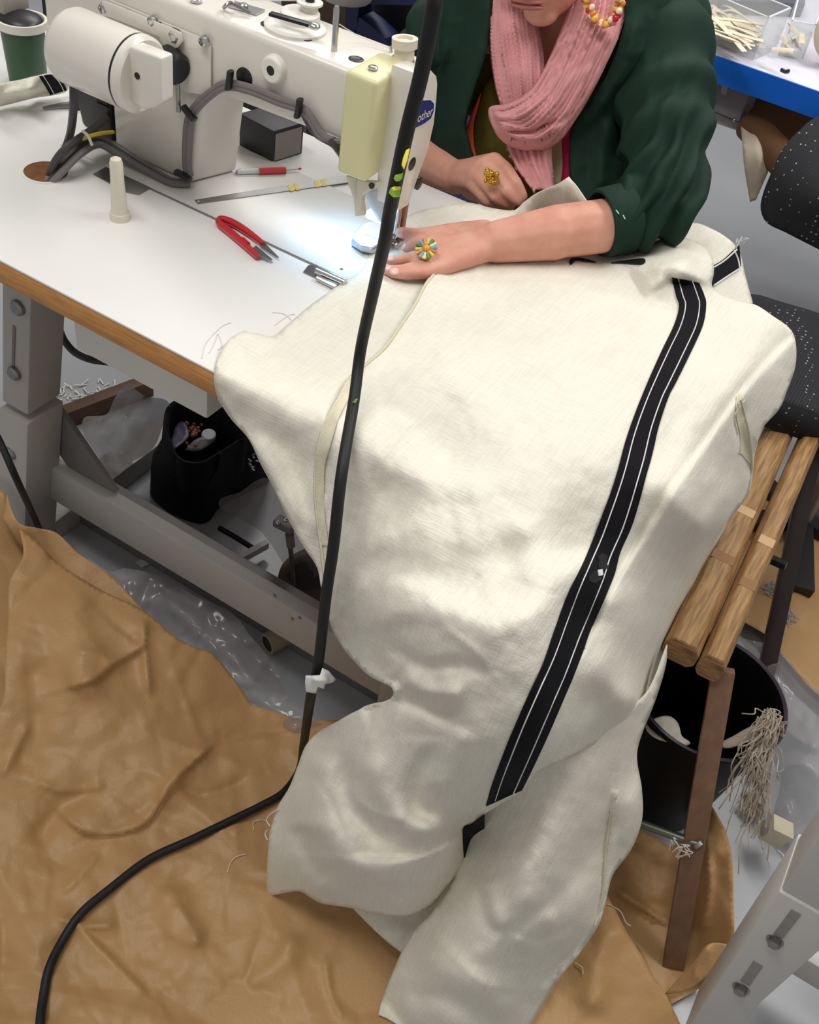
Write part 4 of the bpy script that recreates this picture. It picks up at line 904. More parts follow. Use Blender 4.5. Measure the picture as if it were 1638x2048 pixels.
a = Yp(1588,1925,.86); MB().box((a.x-.0,.86,a.z-.03),(a.x+.5,.90,a.z+.022)).build('cross_beam', MATS['light grey steel'], rg, bevel=.003)
MB().bar(pa+up_+Vector((.02,.03,-.02)), Vector((.66,YR+.034,TZ-.06)), .04, .03, (0,1,0)).build('apron_rail', MATS['light grey steel'], rg)
MB().box((.60,.45,TZ-.04),(1.3,1.75,TZ)).build('table_top', white_lam, rg, bevel=.002)
for x, y in ((1.2,.55),(1.2,1.6),(.64,1.6)): MB().box((x,y,0),(x+.06,y+.06,TZ-.04)).build('leg', MATS['light grey steel'], rg)
# ------------------------------------------------------------------ kraft paper
kraft = M('kraft paper', (192,151,102), .48, col2=(180,140,92), vscale=5, spec=.4)
def crease_bump(m, specs):
    nt = m.node_tree; L = nt.links.new; b = nt.nodes['Principled BSDF']; tc = nt.nodes.new('ShaderNodeTexCoord'); prev = None
    for sc_, st, di in specs:
        n = nt.nodes.new('ShaderNodeTexNoise'); n.inputs['Scale'].default_value = sc_*.6; n.inputs['Detail'].default_value = 3
        mx = nt.nodes.new('ShaderNodeMix'); mx.data_type = 'RGBA'; mx.inputs[0].default_value = .12
        L(tc.outputs['Object'], n.inputs['Vector']); L(tc.outputs['Object'], mx.inputs[6]); L(n.outputs['Color'], mx.inputs[7])
        v = nt.nodes.new('ShaderNodeTexVoronoi'); v.feature = 'F1'; v.distance = 'EUCLIDEAN'; v.inputs['Scale'].default_value = sc_; L(mx.outputs[2], v.inputs['Vector'])
        bp = nt.nodes.new('ShaderNodeBump'); bp.inputs['Strength'].default_value = st; bp.inputs['Distance'].default_value = di
        L(v.outputs['Distance'], bp.inputs['Height'])
        if prev: L(prev.outputs['Normal'], bp.inputs['Normal'])
        prev = bp
    L(prev.outputs['Normal'], b.inputs['Normal'])
crease_bump(kraft, ((60, .10, .004),))
pk = [(39,1055,1),(70,1079),(117,1126),(203,1180),(285,1219),(352,1274),(395,1296),(424,1306),(461,1348),(486,1382),(502,1409,1),(552,1424),(601,1440,1),(700,1440,1),(900,1500,1),(980,1800,1),(900,2080,1),(-40,2080,1),(-40,1460,1),(4,1407),(10,1300),(16,1239),(20,1161),(46,1112)]
cK = [cz(39,1055,.20),cz(117,1126,.17),cz(203,1180,.15),cz(285,1219,.14),cz(424,1306,.09),cz(502,1409,.03),cz(601,1440,.015),cz(20,1161,.18),cz(4,1407,.13),cz(-40,1600,.06),
      cz(120,1250,.16),cz(260,1350,.11),cz(180,1450,.09),cz(380,1440,.055),cz(100,1600,.04),cz(300,1600,.03),cz(500,1550,.015),cz(660,1600,.01),cz(100,1800,.02),cz(400,1800,.01),cz(700,1850,.004),cz(960,1800,.003),cz(900,1500,.003),cz(100,2000,.02),cz(500,2000,.01),cz(800,2000,.006)]
fK = [('s',.020,5,[(290,1280),(280,1300),(230,1330),(190,1362),(130,1380)],60,.3),('c',.016,10,[(285,1225),(290,1300),(300,1400)]),('s',.02,5,[(430,1490),(350,1560),(290,1650),(180,1670),(110,1620)],50,.3),
      ('s',-.014,4,[(602,1458),(520,1470),(430,1486)],40,.5),('c',.014,12,[(430,1480),(380,1530),(350,1570),(310,1620)]),('c',-.014,14,[(500,1560),(400,1590),(360,1560)]),
      ('c',.014,10,[(100,1830),(160,1850),(240,1850)]),('s',.016,5,[(160,1850),(210,1900),(270,1960),(300,1990)],50,.3),('r',-.015,24,[(60,1700),(120,1620),(200,1560)]),
      ('r',.018,30,[(340,1760),(360,1860),(420,1880)]),('c',.012,12,[(350,1800),(380,1850),(400,1900)]),('r',.012,24,[(600,1860),(560,1930),(480,1980)]),('c',.01,9,[(650,1900),(660,1980),(690,2048)]),
      ('c',.010,9,[(140,1300),(200,1310),(260,1340)]),('r',.02,40,[(150,1150),(170,1300),(160,1420)]),('r',-.02,40,[(60,1300),(70,1420),(30,1560)]),('c',.012,10,[(0,1560),(40,1480),(60,1440)]),
      ('c',.012,12,[(60,1560),(130,1580),(220,1570)]),('c',.010,10,[(200,1700),(170,1740),(120,1790)])]
SP = Sheet(pk, cK, fK, step=7, wr=(.006,120), crump=(90,17,.009,(-20,1080,800,2060),50,190,6), fac=((.011,140,3),(.0042,58,8),(.0012,24,4))).floor(.002)
kp = thing('kraft_paper', 'huge crumpled brown kraft paper spread over the floor at lower left', 'paper', Z(300,1700,0))
SP.build('sheet', kraft, kp, thick=.0006)
pf = [(14,985,1),(24,1022),(40,1048),(75,1056),(113,1066),(156,1106),(219,1149),(287,1221,1),(240,1230,1),(120,1160,1),(40,1090,1),(4,1040,1)]
SF2 = Sheet(pf, [cz(14,985,.235),cz(40,1048,.215),cz(113,1066,.20),cz(156,1106,.175),cz(219,1149,.15),cz(287,1221,.13),cz(120,1160,.145),cz(40,1090,.165)], step=7, crump=(16,4,.01,(0,980,290,1230),30,80,8))
SF2.build('turned_flap', kraft, kp, thick=.0006)
pl_ = [(-40,940,1),(10,985,1),(22,1024),(38,1060,1),(60,1110,1),(40,1180,1),(30,1300,1),(20,1420,1),(-40,1480,1)]
SL2 = Sheet(pl_, [cz(-40,940,.23),cz(10,985,.22),cz(60,1110,.12),cz(20,1300,.10),cz(-40,1480,.08),cz(-40,1200,.12)], step=8, crump=(14,5,.012,(-40,950,60,1480),40,100,9))
SL2.build('shaded_fold', kraft, kp, thick=.0006)
# kraft sheet at lower right beneath the cloth
pk = [(880,2080,1),(960,1900,1),(1150,1780,1),(1214,1790,1),(1232,1822),(1256,1868),(1282,1908),(1304,1950),(1330,1986),(1376,2080,1)]
SK2 = Sheet(pk, [cz(880,2080,.004),cz(1214,1790,.05),cz(1282,1908,.045),cz(1330,1986,.03),cz(1100,2000,.015),cz(1376,2080,.01),cz(1000,1900,.003)], [('r',.015,30,[(1230,1830),(1200,1920),(1180,2040)])], step=9, wr=(.003,80), crump=(24,27,.005,(1040,1780,1370,2060),50,140,7), fac=((.006,90,5),)).floor(.002)
k2 = SK2.build('kraft_paper', kraft, None, thick=.0006); tag(k2, 'flat tan kraft paper on the floor at bottom, right of the cloth tip', 'paper')
pk = [(1170,1860,1),(1226,1750),(1268,1660),(1300,1668),(1350,1690),(1400,1600),(1440,1640),(1462,1700),(1466,1780),(1468,1860),(1464,1900),(1420,1960),(1340,2010,1),(1290,1950,1),(1230,1850,1)]
SK3 = Sheet(pk, [cz(1170,1860,.01),cz(1268,1660,.05),cz(1350,1690,.05),cz(1400,1600,.09),cz(1462,1700,.14),cz(1466,1860,.12),cz(1400,1960,.02),cz(1340,2010,.01),cz(1290,1800,.005),cz(1360,1850,.0)], [('c',.03,9,[(1225,1775),(1300,1825),(1345,1860)]),('c',.02,10,[(1410,1640),(1420,1780),(1400,1880)])], step=8, crump=(40,37,.016,(1170,1600,1470,2010),40,120,6), fac=((.014,80,6),(.006,36,7))).floor(.002)
o = SK3.build('kraft_paper', kraft, None, thick=.0006); tag(o, 'rumpled brown kraft paper around the foot of the front chair leg', 'paper')
pk = [(1328,1990,1),(1352,1962),(1384,1926),(1404,1898),(1424,1886),(1464,1890,1),(1446,1918),(1416,1950),(1376,1980)]
SK4 = Sheet(pk, [cz(1328,1990,.02),cz(1404,1898,.10),cz(1464,1890,.13),cz(1416,1950,.08)], [('c',.01,6,[(1424,1886),(1395,1930),(1390,1970)])], step=6, crump=(8,7,.006,(1330,1880,1465,1990),20,60,6))
o = SK4.build('kraft_offcut', kraft, None, thick=.0006); tag(o, 'curled tan paper flap between chair leg and grey table leg', 'paper')
pk = [(1585,1000),(1690,950,1),(1690,1440,1),(1638,1391),(1614,1369),(1585,1335),(1555,1300),(1520,1262),(1440,1240),(1400,1340,1),(1340,1340,1),(1345,1180,1),(1400,1060,1),(1500,1000,1)]
SK5 = Sheet(pk, [cz(1585,1000,.05),cz(1690,1000,.04),cz(1690,1440,.03),cz(1555,1300,.035),cz(1450,1150,.03),cz(1345,1180,.03),cz(1340,1340,.02)], [('s',.03,5,[(1600,1030),(1625,1050),(1660,1075)],80,.5),('r',.012,30,[(1560,1100),(1600,1200),(1640,1240)])], step=9, wr=(.005,70), crump=(16,41,.006,(1340,960,1690,1440),50,140,7), fac=((.006,100,6),)).floor(.002)
o = SK5.build('kraft_paper', kraft, None, thick=.0006); tag(o, 'brown kraft sheet on the floor at right edge behind the chair', 'paper')
for i, (u, v, n_) in enumerate(((1540,1180,24),(1574,1235,14))):
    mb = MB(); random.seed(30+i)
    for k in range(n_):
        p = SK5.hit(u+random.gauss(0,9), v+random.gauss(0,6), .004); mb.tube([p, p+Vector((random.uniform(-.015,.015),random.uniform(-.015,.015),.006)), p+Vector((random.uniform(-.02,.02),random.uniform(-.01,.01),0))], .0009, n=4)
    o = mb.build('lint_tuft', M('grey lint', (176,172,170), .9)); tag(o, ('larger grey lint tuft beside the rear chair leg' if i == 0 else 'smaller grey lint tuft right of the rear chair leg'), 'lint', kind='stuff')
for pts, lab in (([(455,1745),(460,1728),(472,1714),(492,1708)], 'curved cream thread on brown paper left of the cloth corner'), ([(508,1660),(507,1645),(522,1640),(532,1642)], 'bent cream thread end by the cloth corner under the cable'), ([(1150,1925),(1164,1935),(1166,1948)], 'short cream thread on kraft paper at the right of the cloth tip'), ([(1216,1808),(1240,1822),(1252,1845),(1262,1852)], 'fine brown thread over kraft paper right of the cloth hem')):
    Sx = SP if pts[0][0] < 800 else SK2
    o = MB().tube([Sx.hit(u, v, .003) for u, v in pts], .0008, n=5).build('thread_scrap', linen_hem); tag(o, lab, 'thread')
# ------------------------------------------------------------------ hanging black cable
cpx = [(880,-60,.70),(870,0,.73),(857,73,.75),(840,159,.78),(818,245,.81),(801,320,.84),(779,427,.90),(770,481,.93),(747,582,1.0),(722,696,1.07),(708,800,1.12),(683,950,1.2),(667,1092,1.27),(652,1194,1.33),(636,1331,1.39),(622,1390,1.42),(614,1440,1.44)]
kab = thing('power_cable', 'thick black cable hanging down across the picture and curling over the brown paper', 'cable', Z(618,1450,.03))
cable_floor = [(618,1400),(613,1450),(607,1490),(598,1541),(568,1584),(525,1610),(480,1632),(385,1678),(299,1718),(222,1776),(162,1827),(124,1883),(98,1938),(86,1998),(80,2050),(78,2110)]
low = [SP.hit(u, v, .012) for u, v in cable_floor[3:]]
fdep = lambda u, v: float(min(SC_.f(np.array([[u, v]]))[0], SA.f(np.array([[u, v]]))[0] if v < 1200 else 9))
hi = [D(u, v, min(d, fdep(u, v)-.05) if 690 < v < 1445 else d) for u, v, d in cpx]
d0, d1 = dep(hi[-1]), dep(low[0])
mid = [D(u, v, d0+(d1-d0)*t) for (u, v), t in zip(cable_floor[1:3], (.3,.65))]
MB().tube(hi[:-1]+mid+low, .0062, n=14, sub=8).build('sheath', rubber, kab)
def cdep(v): return float(np.interp(v, [q[1] for q in cpx], [dep(h_) for h_ in hi]))
def wrap(pts, d, mat, name, label):
    d = cdep(pts[0][1])-.012
    o = MB().prism([D(u, v, d) for u, v in pts], Vector(ray(*pts[0])).normalized()*.004).build(name, mat, kab, bevel=.0006); o['label'] = label
wrap([(812,300),(820,296),(815,320),(808,340),(803,330),(806,316)], .80, yell_tape, 'tape_scrap', 'yellow scrap stuck to the cable')
wrap([(790,350),(806,345),(805,356),(800,362),(791,363),(787,357)], .84, lime, 'tape_scrap', 'green scrap stuck to the cable')
wrap([(781,376),(790,372),(803,374),(800,384),(801,394),(786,395),(777,386)], .855, lime, 'tape_scrap', 'green and yellow scrap stuck to the cable')
wrap([(783,375),(790,372),(801,373),(799,381),(786,382)], .85, yell_tape, 'tape_scrap', 'yellow tip of the lower scrap')
wrap([(704,805),(711,798),(716,797),(712,806)], 1.09, lime, 'tape_scrap', 'tiny green scrap on the cable')
mb = MB(); rs = random.Random(4)
c = D(640,1366,1.385)
mb.bm.free(); 
pw = [(611,1352),(640,1350),(645,1336),(658,1342),(672,1360),(664,1366),(650,1368),(648,1378),(636,1374),(632,1387),(612,1384),(610,1366)]
SW = Sheet([(*p, 1) for p in pw], [cd(u_, v_, cdep(v_)-.012-o_) for u_, v_, o_ in ((611,1352,.004),(640,1360,.014),(672,1360,-.004),(632,1387,0),(612,1384,.004),(645,1336,0))], [('c',.012,7,[(620,1355),(640,1362),(660,1360)])], step=4, smooth=False, crump=(14,3,.006,(605,1330,675,1390),10,30,4))
SW.build('paper_wad', M('white tissue', (236,236,232), .8), kab, thick=.001, label='crumpled white paper taped round the cable')
# ------------------------------------------------------------------ office chair at right
dots = bpy.data.materials.new('dotted chair fabric'); dots.use_nodes = True
nt = dots.node_tree; b = nt.nodes['Principled BSDF']; b.inputs['Roughness'].default_value = .85
tc = nt.nodes.new('ShaderNodeTexCoord'); vo = nt.nodes.new('ShaderNodeTexVoronoi'); vo.inputs['Scale'].default_value = 80; vo.inputs['Randomness'].default_value = .35
cr = nt.nodes.new('ShaderNodeValToRGB'); cr.color_ramp.elements[0].position = .10; cr.color_ramp.elements[0].color = (.42,.42,.46,1); cr.color_ramp.elements[1].position = .17; cr.color_ramp.elements[1].color = (.012,.011,.014,1)
wv = nt.nodes.new('ShaderNodeTexWave'); wv.inputs['Scale'].default_value = 60; bp = nt.nodes.new('ShaderNodeBump'); bp.inputs['Strength'].default_value = .5; bp.inputs['Distance'].default_value = .004
for a_, c_ in ((tc.outputs['Object'], vo.inputs['Vector']), (vo.outputs['Distance'], cr.inputs['Fac']), (cr.outputs['Color'], b.inputs['Base Color']), (tc.outputs['Object'], wv.inputs['Vector']), (wv.outputs['Fac'], bp.inputs['Height']), (bp.outputs['Normal'], b.inputs['Normal'])): nt.links.new(a_, c_)
oc = thing('office_chair', 'black swivel chair with dotted fabric back and seat at right edge', 'chair', Z(1700,700,0))
pb = [(1800,222),(1638,233),(1593,266),(1564,300),(1544,342),(1528,381),(1521,410),(1524,430),(1535,447),(1569,464),(1638,499),(1720,538),(1800,548)]
S5 = Sheet(pb, [cd(1638,233,2.06),cd(1521,410,2.08),cd(1569,464,2.05),cd(1638,400,1.98),cd(1720,215,2.08),cd(1720,540,2.03),cd(1720,400,1.96),cd(1800,222,2.08),cd(1800,548,2.03),cd(1800,400,1.97)], step=9); S5.build('backrest', dots, oc, thick=.055)
ps = [(1440,640,1),(1470,596),(1506,588),(1561,603),(1637,626),(1720,660),(1860,740),(1840,900,1),(1560,800,1)]
S6 = Sheet(ps, [cz(1440,640,.50),cz(1506,588,.50),cz(1637,626,.50),cz(1720,800,.48),cz(1560,700,.515)], step=10); S6.build('seat', dots, oc, thick=.06)
bz_ = Z(1770,760,.45)-Vector((.1,.05,0)); MB().tube([Z(1790,700,.46), D(1790,640,2.16), D(1770,480,2.16)], .016, n=10).build('back_support', black_pl, oc); MB().cyl((bz_.x+.1,bz_.y+.05,.06), (bz_.x+.1,bz_.y+.05,.46), .025, n=16).build('gas_column', steel_dull, oc)
for k in range(5):
    a_ = k*2*PI/5; MB().bar((bz_.x+.1,bz_.y+.05,.07), (bz_.x+.1+.2*math.cos(a_),bz_.y+.05+.2*math.sin(a_),.05), .04, .025).build('base_arm', black_pl, oc)
# ------------------------------------------------------------------ blue edged table behind
YBL = Z(1500,135,TZ).y
bt_ = thing('worktable', 'white worktable with bright blue front edge behind the seated person', 'table', (0,YBL+.3,0))
MB().box((-.62,YBL+.004,TZ-.05),(1.0,YBL+.75,TZ)).build('top', M('lavender white laminate', (226,224,236), .35, var=.02), bt_)
MB().box((-.62,YBL,TZ-.052),(1.0,YBL+.004,TZ-.0005)).build('front_edge', M('bright blue edging', (12,104,214), .4, var=.05), bt_, label='bright blue edge band')
for x in (.94,): MB().box((x,YBL+.06,0),(x+.05,YBL+.11,TZ-.05)).build('leg', grey_paint, bt_)
clr = M('clear acrylic', (235,240,242), .08, alpha=.22, var=.02, spec=.8)
def tray(name, label, pts, h, nlip=.003):
    c = [Z(u, v, TZ+.002) for u, v in pts]; r = thing(name, label, 'box', c[0]); up = Vector((0,0,h))
    MB().prism(c, (0,0,.003)).build('base', clr, r)
    ce = sum(c, Vector())/4
    for i in range(4):
        a, b_ = c[i], c[(i+1)%4]; n_ = (ce-(a+b_)/2); n_.z = 0; n_ = n_.normalized()*.003
        MB().obox(a, b_-a, n_, up).build('side', clr, r)
        MB().obox(a+up, b_-a, n_*1.3, Vector((0,0,.002))).build('lip', M('acrylic edge', (236,240,242), .2), r)
    return r
tray('acrylic_tray', 'clear acrylic tray filled with cream fabric strips on the blue edged table', [(1372,60),(1506,120),(1552,98),(1420,42)], .085)
tray('acrylic_tray', 'smaller clear acrylic tray with crumpled bits at right on the blue edged table', [(1556,110),(1606,118),(1624,62),(1572,52)], .07)
strip_m = M('cream strip', (222,210,186), .8, var=.12, vscale=30)
random.seed(9)
for i in range(46):
    s_ = random.random(); a = (1408+random.uniform(-9,9)+s_*24, 30+random.uniform(-14,42)*1.0-s_*10); b_ = (1502+random.uniform(-18,26), 92+random.uniform(-26,18)-s_*22)
    zz = TZ+.012+random.random()*.06
    p, q = Z(*a, zz), Z(*b_, zz-.004); mid = (p+q)/2+Vector((random.uniform(-.02,.02),random.uniform(-.012,.012),random.uniform(-.006,.016)))
    w = random.uniform(.004,.008); sd = (q-p).cross(Vector((random.uniform(-.4,.4),0,1))).normalized()*w
    P_ = cat([p, mid, q], 6); rows = [[x-sd, x+sd] for x in P_]
    o = MB().grid(rows).build('fabric_strip', strip_m, smooth=180); md = o.modifiers.new('t', 'SOLIDIFY'); md.thickness = .0012
    tag(o, 'cream fabric strip lying in the bundle inside the larger acrylic tray', 'strip', 'cream strips in the acrylic tray')
random.seed(19)
for i in range(9):
    p = Z(1588+random.gauss(0,12), 86+random.gauss(0,13), TZ+.012+random.random()*.03)
    o = MB().tube([p, p+Vector((random.uniform(-.02,.02),random.uniform(-.02,.02),.012)), p+Vector((random.uniform(-.03,.03),random.uniform(-.02,.02),0))], .006, n=6, flat=.25).build('fabric_bit', strip_m); tag(o, 'crumpled cream fabric bit inside the smaller acrylic tray', 'scrap', 'fabric bits in the small tray')
rl_ = thing('tape_roll', 'beige cardboard roll standing at right edge of the blue edged table', 'roll', Z(1650,140,TZ))
c = Z(1668,128,TZ)+Vector((0,0,.075))
MB().lathe(c, (.55,-.8,0), [(0,.075),(.0,.058),(.05,.058),(.05,.075),(0,.075)], n=40, caps=(0,0)).build('roll', M('beige card', (216,204,182), .6), rl_)
MB().lathe(c+Vector((.55,-.8,0))*.01, (.55,-.8,0), [(0,.0585),(.03,.0585)], n=40).build('core', M('tan card core', (190,150,90), .7), rl_)
o = MB().tube([Z(1563,139,TZ+.003), Z(1570,143,TZ+.003), Z(1577,142,TZ+.003)], .004, n=8).build('black_clip', black_pl); tag(o, 'tiny black bit on the blue edged table before the trays', 'clip')
o = MB().prism([Z(u, v, TZ+.001) for u, v in ((1360,20),(1400,26),(1600,34),(1600,10),(1380,-20))], (0,0,.03)).build('dark_tray', M('slate tray', (92,92,104), .5)); tag(o, 'slate grey low tray behind the acrylic trays', 'tray')
# under the blue table
gb = thing('machine_motor', 'grey boxed motor unit hanging under the blue edged table', 'motor', Yp(1455,240,YBL+.1))
q = [Yp(u, v, YBL+.06) for u, v in ((1420,150),(1502,180),(1478,246),(1404,214))]
MB().prism(q, (0,.16,0)).build('housing', M('mauve grey housing', (132,124,128), .5), gb, bevel=.006)
MB().prism([p+Vector((0,-.003,0)) for p in (Yp(1446,158,YBL+.06), Yp(1458,163,YBL+.06), Yp(1454,190,YBL+.06), Yp(1442,186,YBL+.06))], (0,.004,0)).build('handle_slot', M('pale slot', (170,160,162), .5), gb)
for u, v in ((1414,217),(1469,240)): MB().sphere(Yp(u, v, YBL+.055), .004).build('screw', steel, gb)
q = [Yp(u, v, YBL+.09) for u, v in ((1380,216),(1404,214),(1478,246),(1484,264),(1440,250),(1385,226))]
o = MB().prism(q, (0,.1,0)).build('support_rail', M('pale rail', (186,178,176), .5)); tag(o, 'pale sloping rail below the grey motor under the blue edged table', 'rail')
sc = thing('stool', 'far stool column of dark telescopic steel below the blue edged table', 'stool', Z(1368,440,0))
a, b_ = Z(1366,440,0), Yp(1412,232,YBL+.12)
m_ = a.lerp(b_, .62)
MB().cyl(a, m_, .020, n=16).build('outer_tube', M('grey tube', (108,98,98), .4), sc); MB().cyl(m_, b_, .013, n=16).build('inner_tube', steel_dull, sc); MB().cyl(a.lerp(b_, .58), a.lerp(b_, .64), .025, n=16).build('collar', black_pl, sc)
MB().cyl(a.lerp(b_,.62)+Vector((-.03,0,0)), b_+Vector((-.03,0,0)), .006, n=10).build('height_lever', steel, sc)
brown = M('dark brown paper', (104,68,36), .7, var=.2); beige = M('beige paper', (196,180,158), .7)
o = Sheet([(1482,252,1),(1500,242,1),(1532,250,1),(1546,292),(1536,345,1),(1512,400,1),(1500,404,1),(1488,330)], [cy(1482,250,YBL+.05),cy(1545,290,YBL+.02),cy(1505,400,YBL-.02),cy(1512,300,YBL-.02)], [('c',.008,8,[(1505,250),(1520,320),(1510,390)])], step=7).build('paper_sheet', beige, thick=.002); tag(o, 'beige paper sheets hanging below the blue edged table', 'paper')
o = MB().lathe(Yp(1500,250,YBL+.08), Yp(1575,330,YBL-.02)-Yp(1500,250,YBL+.08), [(0,.014),(0,.034),(.2,.036),(.2,.014)], n=24).build('paper_roll', brown); tag(o, 'dark brown paper roll below the blue edged table beside the beige sheets', 'roll')
o = MB().prism([Yp(u, v, YBL+.16) for u, v in ((1496,188),(1650,236),(1650,330),(1500,260))], (0,.25,0)).build('carton', brown); tag(o, 'dark brown carton stored below the blue edged table', 'carton')
# ------------------------------------------------------------------ background at top left
b0 = Z(50,158,TZ); cR = Yp(42,36,b0.y); hh = cR.z-TZ; r = S(47, cR)
gn = thing('plastic_tub', 'green plastic tub with white rim and dark contents on the table at top left corner', 'tub', (cR.x,b0.y,TZ))
MB().lathe((cR.x,b0.y,TZ+.0005), (0,0,1), [(0,r*.80),(hh-.006,r*.93)], n=40).build('body', M('dark green plastic', (44,78,50), .4, var=.1), gn)
MB().lathe((cR.x,b0.y,TZ+hh-.012), (0,0,1), [(0,r*.94),(0,r*1.05),(.012,r*1.07),(.012,r*.95),(.004,r*.90)], n=44, caps=(0,0)).build('rim', M('white rim', (216,212,200), .5), gn)
MB().sphere((cR.x,b0.y,TZ+hh-.004), r*.9, (1,1,.4), n=28).build('dark_bag', M('dark sack', (34,30,36), .4, var=.3, vscale=60), gn)
MB().box((cR.x-.05,b0.y-.02,TZ+hh+.004),(cR.x-.012,b0.y+.03,TZ+hh+.03)).build('card_lump', M('beige grey card', (150,144,134), .6), gn, bevel=.002)
pw_ = [(-20,178,1),(0,170),(20,164),(45,158),(70,152),(95,148),(118,150),(135,160),(134,182),(110,190),(70,196),(30,206),(-20,218,1)]
S7 = Sheet(pw_, [cz(-20,178,TZ+.05),cz(45,158,TZ+.05),cz(118,150,TZ+.045),cz(134,182,TZ+.012),cz(70,196,TZ+.006),cz(-20,218,TZ+.006),cz(60,176,TZ+.055)], [('r',.012,8,[(0,190),(40,182),(80,178)])], step=5, wr=(.006,20))
c2 = thing('folded_cloth', 'cream cloth with black stripe lying on the table at far left edge', 'cloth', Z(60,195,TZ)); S7.build('fold', linen, c2, thick=.004)
S7.ribbon('black_stripe', [(78,152),(88,168),(100,190)], [(110,148),(124,162),(134,180)], band_m, c2, off=.004, n=14)
mb = MB(); S7.threads(mb, [(86,151),(97,168),(108,188)], .0008, .006); S7.threads(mb, [(104,149),(118,164),(128,183)], .0008, .006); mb.build('stitching', stitch_m, c2)
dk = M('near black panel', (30,27,32), .5, var=.15); dbr = M('dark brown board', (58,38,24), .6, var=.2)
def panel(name, label, pts, y, dy, mat, catg):
    o = MB().prism([Yp(u, v, y) for u, v in pts], (0,dy,0)).build(name, mat, bevel=.002); return tag(o, label, catg)
def upright(name, label, u0, u1, v, y, dy, mat, catg):
    a, b = Yp(u0, v, y), Yp(u1, v, y); zt = Yp((u0+u1)/2, -40, y).z
    o = MB().box((a.x,y,0),(b.x,y+dy,zt)).build(name, mat, bevel=.002); return tag(o, label, catg)
upright('shelf_panel', 'black panel behind the machine motor at the top', 85, 555, 20, 2.15, .02, dk, 'panel')
upright('cardboard_carton', 'dark brown carton behind the thread pin of the machine', 560, 700, 40, 2.1, .3, dbr, 'carton')
upright('steel_post', 'slim grey steel post behind the bobbin winder', 607, 620, 20, 1.8, .02, grey_dark, 'post')
cr_ = thing('blue_crate', 'navy blue plastic crate with dark opening behind the machine head', 'crate', Yp(780,100,1.75))
cm = M('navy crate plastic', (16,28,84), .45, var=.1)
for pts in ([(690,-40),(690,95),(712,72),(722,-40)],[(690,95),(780,110),(770,78),(740,50),(718,34),(712,60)],[(720,-40),(722,8),(880,12),(880,-40)]): MB().prism([Yp(u, v, 1.72) for u, v in pts], (0,.05,0)).build('wall', cm, cr_)
a, b = Yp(690,80,1.73), Yp(885,100,1.73); MB().box((a.x,1.73,0),(b.x,2.05,min(a.z,b.z)-.06)).build('base', cm, cr_)
MB().prism([Yp(u, v, 1.80) for u, v in ((700,-30),(700,120),(880,160),(880,-30))], (0,.02,0)).build('inner_panel', dk, cr_)
c = Yp(690,2,1.66); o = MB().lathe(c, (0,0,1), [(0,.02),(.005,.045),(.03,.062),(.06,.066)], n=30, caps=(1,0)).build('white_bowl', M('dull white', (190,184,176), .5)); tag(o, 'white bowl shape above the blue crate at the top edge', 'bowl')
# ------------------------------------------------------------------ the person at the machine
skin = M('skin', (218,164,142), .5, var=.08, vscale=30, sss=.12, bump=.08, bscale=300, col2=(206,142,122), spec=.35)
skin_pink = M('reddish skin', (190,120,108), .5)
lipm = M('lips', (164,96,88), .45)
nailm = M('nail', (232,190,184), .25)
jack = weave('dark green jacket cloth', (24,50,39), .75, s=900, amt=.12, var=.1)
pinkm = weave('pink crinkled cotton', (226,160,160), .85, s=800, amt=.2, var=.06)
hairm = M('brown hair', (70,46,34), .6, var=.3, vscale=90, stretch=(1,1,.1))
pe = thing('person', 'person in green jacket and pink scarf leaning over the cloth, guiding it under the needle', 'person', (-.55,1.6,0))
V_ = Vector
nrm = lambda v: V_(v).normalized()
# head frame
Fd = nrm((.06,-.96,-.24)); U = nrm(V_((0,0,1)) - Fd*Fd.z); Rt = Fd.cross(U).normalized()
U = nrm(U*.965 + Rt*.20); Rt = Fd.cross(U).normalized()
chin = Yp(1077,46,1.40)
Hc = chin + U*.098 - Fd*.062
def loc(r, f, u): return Hc + Rt*r + Fd*f + U*u
def ell(c, r, f, u): return (c, (Rt*r, Fd*f, U*u))
SLp, SRp = Yp(1318,62,1.55), Yp(905,70,1.50)
neck0, neck1 = loc(0,-.03,-.05), Yp(1110,120,1.53)
chest, belly, hips = Yp(1095,215,1.58), Yp(1110,330,1.62), V_((-.50,1.66,.50))
El, Wl = Z(1318,414,.846), Z(990,484,.797)
Er, Wr = Yp(800,280,1.52), Yp(912,352,1.40)
caps = [(neck0,.052,neck1,.056),(neck1,.058,chest,.10),(SLp,.045,SRp,.045),(chest,.115,belly,.12),(belly,.12,hips,.13),((SLp+chest)/2,.075,(SRp+chest)/2,.075),
        (SLp,.05,El,.030),(El,.029,Z(1225,450,.826),.037),(Z(1225,450,.826),.037,Z(1110,464,.812),.0365),(Z(1110,466,.812),.0375,Wl,.0285),
        (SRp,.05,Er,.042),(Er,.042,Yp(862,318,1.46),.041),(Yp(862,318,1.46),.041,Wr,.029),
        (hips,.12,V_((-.38,1.30,.50)),.075),(hips,.12,V_((-.60,1.30,.50)),.075),(V_((-.38,1.30,.50)),.06,V_((-.38,1.34,.08)),.042),(V_((-.60,1.30,.50)),.06,V_((-.60,1.34,.08)),.042),
        (V_((-.38,1.36,.05)),.035,V_((-.39,1.22,.035)),.03),(V_((-.60,1.36,.05)),.035,V_((-.61,1.22,.035)),.03)]
